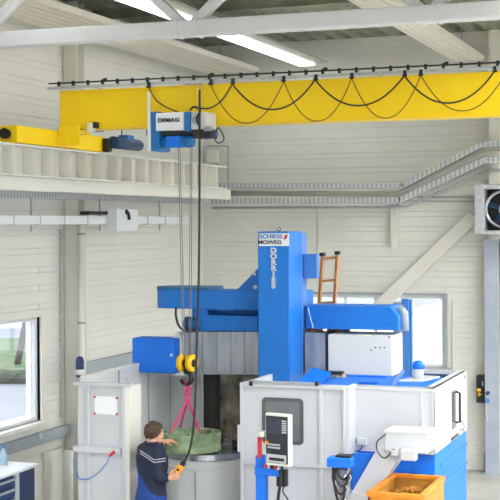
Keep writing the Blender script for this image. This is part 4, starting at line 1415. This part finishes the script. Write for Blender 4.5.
MB().box(fx0 + .14, fx1 - .14, YFh + .335, YFh + .35, fz0 + .05, fz1 - .07).build('back_plate', 'cable', fh)
MB().box(fx0 + .1, fx0 + .16, YFh + .45, YB - .03, czz - .05, czz + .05).box(fx1 - .3, fx1 - .24, YFh + .45, YB, czz - .05, czz + .05).build('wall_bracket', 'galv', fh)

# black box with yellow label
bx = thing('black_control_box', 'black electrical box with yellow marking on the back wall beside the grey column', 'box', on(481, 403, 'y', YB - .2))
bo = MB().pbox(476.3, 375.5, 485, 403, YB - .2, .17).build('housing', 'black', bx, bevel=.008)
for i, (u0, v0, u1, v1) in enumerate(((477.2, 388.5, 481, 391.5), (478, 392.5, 480, 396), (480.2, 393.5, 481.6, 395))):
    MB().pbox(u0, v0, u1, v1, YB - .204, .004).build('yellow_mark', 'yellowhook', bo)
MB().pbox(481.5, 381, 483.5, 386, YB - .205, .005).build('switch', 'trunk', bo)
MB().pbox(485.5, 399, 489.5, 403, YB - .306, .006).build('label_plate', 'lightblue', bx)
c_ = on(488, 393, 'y', YB - .30)
MB().cyl(c_, c_ + Vector((0, -.05, 0)), .03, seg=14).build('push_button', 'darkblue', bx)
tag(MB().tube(bez([on(486.5, 404, 'y', YB - .31), on(486, 411, 'y', YB - .31), on(487, 419, 'y', YB - .31), on(486.2, 421, 'y', YB - .31)]), .009, 8).build('hanging_cable', 'white', smooth=True),
    'short white cable hanging down the grey column', 'cable')
# vertical conduit by the window
m = MB().tube([on(452, 300, 'y', YB - .02), on(452, 470, 'y', YB - .02)], .006, 6)
tag(m.build('thin_conduit', 'trunk'), 'thin vertical conduit on the back wall right of the window', 'conduit')

# ================================================================== WORKER
YPn = 12.5
def pw(u, v, dy=0.0):
    return on(u, v, 'y', YPn + dy)


wk = thing('person', 'worker in navy and blue workwear seen from behind, guiding the green ring by hand', 'person', (pw(154, 500).x, YPn, 0))
fdir = Vector((.42, .91, 0)).normalized()
rdir = Vector((fdir.y, -fdir.x, 0))
ZZ = Vector((0, 0, 1))


def loft(mb, rings, seg=20):
    """rings: (centre, radius sideways, radius fore-aft, side vec, fore vec)"""
    vs = []
    for c, ra, rb_, A, B in rings:
        for k in range(seg):
            t = 2 * PI * k / seg
            vs.append(Vector(c) + A * ra * math.cos(t) + B * rb_ * math.sin(t))
    n = len(rings)
    fs = [(i * seg + k, i * seg + (k + 1) % seg, (i + 1) * seg + (k + 1) % seg, (i + 1) * seg + k) for i in range(n - 1) for k in range(seg)]
    fs += [tuple(range(seg)), tuple((n - 1) * seg + k for k in range(seg - 1, -1, -1))]
    mb.add(vs, fs)


hip = pw(150.5, 500); hip.z = .93
neck = pw(151.5, 443.5)
H = lambda t: hip.lerp(neck, t)
hd_ = pw(154.6, 433.2, .04)
shR = pw(158.5, 452.5, -.06)
shL = pw(144.0, 450, .14)
elR = pw(159.5, 476, -.10)
haR = pw(171.5, 477.5, -.10)
elL = pw(153, 451, .36)
haL = pw(163.5, 441, .48)


def torso(mb, s):
    R = [(.0, .165, .125), (.12, .165, .13), (.28, .150, .115), (.45, .155, .115), (.62, .175, .125), (.78, .180, .125), (.88, .150, .105), (.95, .095, .085), (1.0, .065, .065)]
    loft(mb, [(H(t) + fdir * (.015 * math.sin(t * PI)), a * s * 1.06, b * s, rdir, fdir) for t, a, b in R], 28)


def limb(mb, pts, rads):
    q = bez(pts, 6)
    n = len(q)
    rr = []
    for i in range(n):
        t = i / (n - 1) * (len(rads) - 1)
        k = min(int(t), len(rads) - 2)
        rr.append(rads[k] + (rads[k + 1] - rads[k]) * (t - k))
    mb.tube(q, rr, 16)


def remesh(mb, name, m, parent, vox, smooth=4, fn=None, mats=None):
    o = mb.build(name, m, parent)
    r = o.modifiers.new('r', 'REMESH'); r.mode = 'VOXEL'; r.voxel_size = vox
    s_ = o.modifiers.new('s', 'SMOOTH'); s_.iterations = smooth; s_.factor = .5
    bpy.context.view_layer.update()
    dg = bpy.context.evaluated_depsgraph_get()
    me = bpy.data.meshes.new_from_object(o.evaluated_get(dg))
    o.modifiers.clear()
    o.data = me
    me.materials.clear()
    me.materials.append(M[m])
    for p in me.polygons: p.use_smooth = True
    if fn:
        for mm in mats: me.materials.append(M[mm])
        mw = Vector(o.location) + Vector(parent.location)
        for p in me.polygons: p.material_index = fn(p.center + mw)
    return o


def leg_pts(s_):
    top = hip + rdir * (.09 * s_)
    kn = top + fdir * .03 + Vector((0, 0, -.43)) + rdir * (.02 * s_)
    an = Vector((kn.x, kn.y, .10)) - fdir * .03 + rdir * (.01 * s_)
    return top, kn, an


body = MB()
torso(body, .88)
for s_ in (-1, 1):
    t_, k_, a_ = leg_pts(s_)
    limb(body, [t_, k_, a_], [.08, .075, .055, .055, .04])
    limb(body, [a_, a_ + fdir * .10 + Vector((0, 0, -.05)), a_ + fdir * .2 + Vector((0, 0, -.06))], [.04, .035, .03])
limb(body, [shR, elR, haR], [.05, .045, .04, .036, .026])
limb(body, [shL, elL, haL], [.05, .045, .04, .036, .026])
# neck and head
limb(body, [neck - ZZ * .03, neck + ZZ * .06 + fdir * .02, hd_ - ZZ * .04], [.062, .058, .06])
look = Vector((.62, .78, -.15)).normalized()
side = look.cross(ZZ).normalized()
hup = side.cross(look).normalized()
Rh = Matrix((side, look, hup)).transposed()
body.ell(hd_, (.068, .085, .103), 24, 16, Rh)
body.ell(hd_ + Rh @ Vector((0, .035, -.055)), (.055, .055, .055), 20, 12, Rh)
body.ell(hd_ + Rh @ Vector((0, .089, -.02)), (.013, .02, .024), 10, 8, Rh)
body.ell(hd_ + Rh @ Vector((0, .078, -.056)), (.024, .012, .008), 10, 8, Rh)
for s_ in (-1, 1):
    body.ell(hd_ + Rh @ Vector((.070 * s_, .0, -.02)), (.009, .02, .032), 10, 8, Rh)


def hand(mb, wrist, d, n, curl, s_):
    """palm and five fingers; d = finger direction, n = palm normal, curl per joint"""
    d = d.normalized(); n = (n - d * n.dot(d)).normalized()
    a = d.cross(n).normalized() * s_
    loft(mb, [(wrist - d * .01, .026, .02, a, n), (wrist + d * .02, .034, .018, a, n), (wrist + d * .06, .042, .016, a, n), (wrist + d * .09, .041, .014, a, n)], 16)
    for i, (off, L) in enumerate(((.031, .070), (.011, .078), (-.010, .073), (-.030, .058))):
        p = wrist + d * .075 + a * off
        dd = d.copy()
        pts = [p]
        for j, fr_ in enumerate((.3, .4, .3)):
            dd = Matrix.Rotation(curl * (1 + .25 * j), 3, a) @ dd if s_ > 0 else Matrix.Rotation(-curl * (1 + .25 * j), 3, a) @ dd
            pts.append(pts[-1] + dd * (L * fr_ + .008))
        mb.tube(pts, [.0098, .0092, .0086, .0075], 10)
    p = wrist + d * .02 + a * .03
    t1 = p + (d * .55 + a * .7 + n * .25).normalized() * .04
    t2 = t1 + (d * .9 + a * .1 + n * .5).normalized() * .04
    mb.tube([p, t1, t2], [.013, .011, .009], 10)


dR = (pw(180, 467, -.09) - pw(174, 476, -.10))
hand(body, haR - (haR - elR).normalized() * .03, (haR - elR).normalized() + dR.normalized() * .3, Vector((0, 1, .1)), .75, 1)
hand(body, haL, Vector((.75, .45, -.02)), Vector((0, .2, -1)), .22, -1)
remesh(body, 'body', 'skin', wk, .0065, 3)

# workwear
ov = MB()
torso(ov, 1.08)
loft(ov, [(hip + ZZ * .05, .175, .135, rdir, fdir), (hip - ZZ * .05, .178, .138, rdir, fdir), (hip - ZZ * .12, .16, .12, rdir, fdir)], 28)
for s_ in (-1, 1):
    t_, k_, a_ = leg_pts(s_)
    limb(ov, [t_, k_, a_ + ZZ * .0], [.105, .10, .08, .078, .075])
for s0, e0, h0 in ((shR, elR, haR), (shL, elL, haL)):
    cuff = e0.lerp(h0, .82)
    limb(ov, [H(.84), s0, e0.lerp(s0, .0), cuff], [.085, .082, .078, .066, .062, .052, .042])
inner = neck


def cl(p):
    h = (p - hip).dot((neck - hip).normalized())
    r = (p - H(.5)).dot(rdir)
    arm = (p - H(.6)).dot(rdir) > .15
    if h > .43 or (arm and h > .1): return 1
    if r > .12 - (h - .12) * .87 and h > .12: return 1
    return 0


remesh(ov, 'coverall', 'overall', wk, .010, 6, cl, ['jacket'])
# collar
MB().lathe(neck + Vector((0, 0, -.03)), [(.075, 0), (.078, .05), (.070, .055), (.066, 0)], 24, 'z', True).build('collar', 'jacket', wk, smooth=True)
# reflective piping over shoulder blades and sleeve
def surf(o, src, dirv):
    ok, loc, nn, fi = o.ray_cast(src, dirv)
    return loc if ok else None


cov_o = [c for c in wk.children if c.name.startswith('coverall')][0]
bpy.context.view_layer.update()
off = Vector(cov_o.location) + Vector(wk.location)
for dv_ in (0, -2.6):
    pts = []
    for k in range(25):
        t = k / 24
        if t < .45:
            u = 140 + (154.2 - 140) * t / .45; v = 453 + (462.6 - 453) * t / .45
        else:
            u = 154.2 + (165.5 - 154.2) * (t - .45) / .55; v = 462.6 - 1.8 * (t - .45) / .55
        src = EYE - off
        hit = surf(cov_o, src, ray(u, v + dv_).normalized())
        if hit: pts.append(hit + off - ray(u, v) * .002)
    if len(pts) > 3: MB().tube(pts, .0042, 6).build('reflective_piping', 'stripe', wk)
# hair: curly cap with small tufts
hr = MB()
hc = hd_ + Rh @ Vector((0, -.014, .018))
hr.ell(hc, (.074, .088, .092), 24, 16, Rh)
for k in range(230):
    z = random.uniform(-.75, 1)
    t = random.uniform(0, 2 * PI)
    s_ = math.sqrt(1 - z * z)
    dvec = Vector((s_ * math.cos(t), s_ * math.sin(t), z))
    if dvec.y > .45 and dvec.z < .45: continue
    if dvec.z < -.5 and dvec.y > -.1: continue
    p = hc + Rh @ Vector((dvec.x * .074, dvec.y * .088, dvec.z * .092))
    hr.ell(p, (random.uniform(.012, .024),) * 3, 7, 5)
# cut the face side away
keep = MB()
hh_ = remesh(hr, 'hair', 'hair', wk, .006, 1)
bm = bmesh.new(); bm.from_mesh(hh_.data)
offh = Vector(hh_.location) + Vector(wk.location)
dele = []
for f_ in bm.faces:
    q = Rh.transposed() @ (f_.calc_center_median() + offh - hd_)
    if q.y > .045 and q.z < .05: dele.append(f_)
bmesh.ops.delete(bm, geom=dele, context='FACES')
bm.to_mesh(hh_.data); bm.free()
# eyes and brows
for s_ in (-1, 1):
    e = hd_ + Rh @ Vector((.028 * s_, .077, .008))
    MB().ell(e, (.012, .008, .008), 12, 8, Rh).build('eye', 'paper', wk, smooth=True)
    MB().ell(e + look * .006, (.005, .004, .005), 10, 6, Rh).build('pupil', 'black', wk, smooth=True)
# shoes
for s_ in (-1, 1):
    t_, k_, a_ = leg_pts(s_)
    sh_ = MB()
    b0_ = Vector((a_.x, a_.y, 0)) - fdir * .06
    loft(sh_, [(b0_ + ZZ * .05, .035, .045, rdir, ZZ), (b0_ + fdir * .05 + ZZ * .055, .046, .053, rdir, ZZ), (b0_ + fdir * .16 + ZZ * .045, .05, .043, rdir, ZZ),
               (b0_ + fdir * .24 + ZZ * .035, .045, .033, rdir, ZZ), (b0_ + fdir * .28 + ZZ * .03, .025, .022, rdir, ZZ)], 18)
    sh_.build('shoe', 'black', wk, smooth=True)
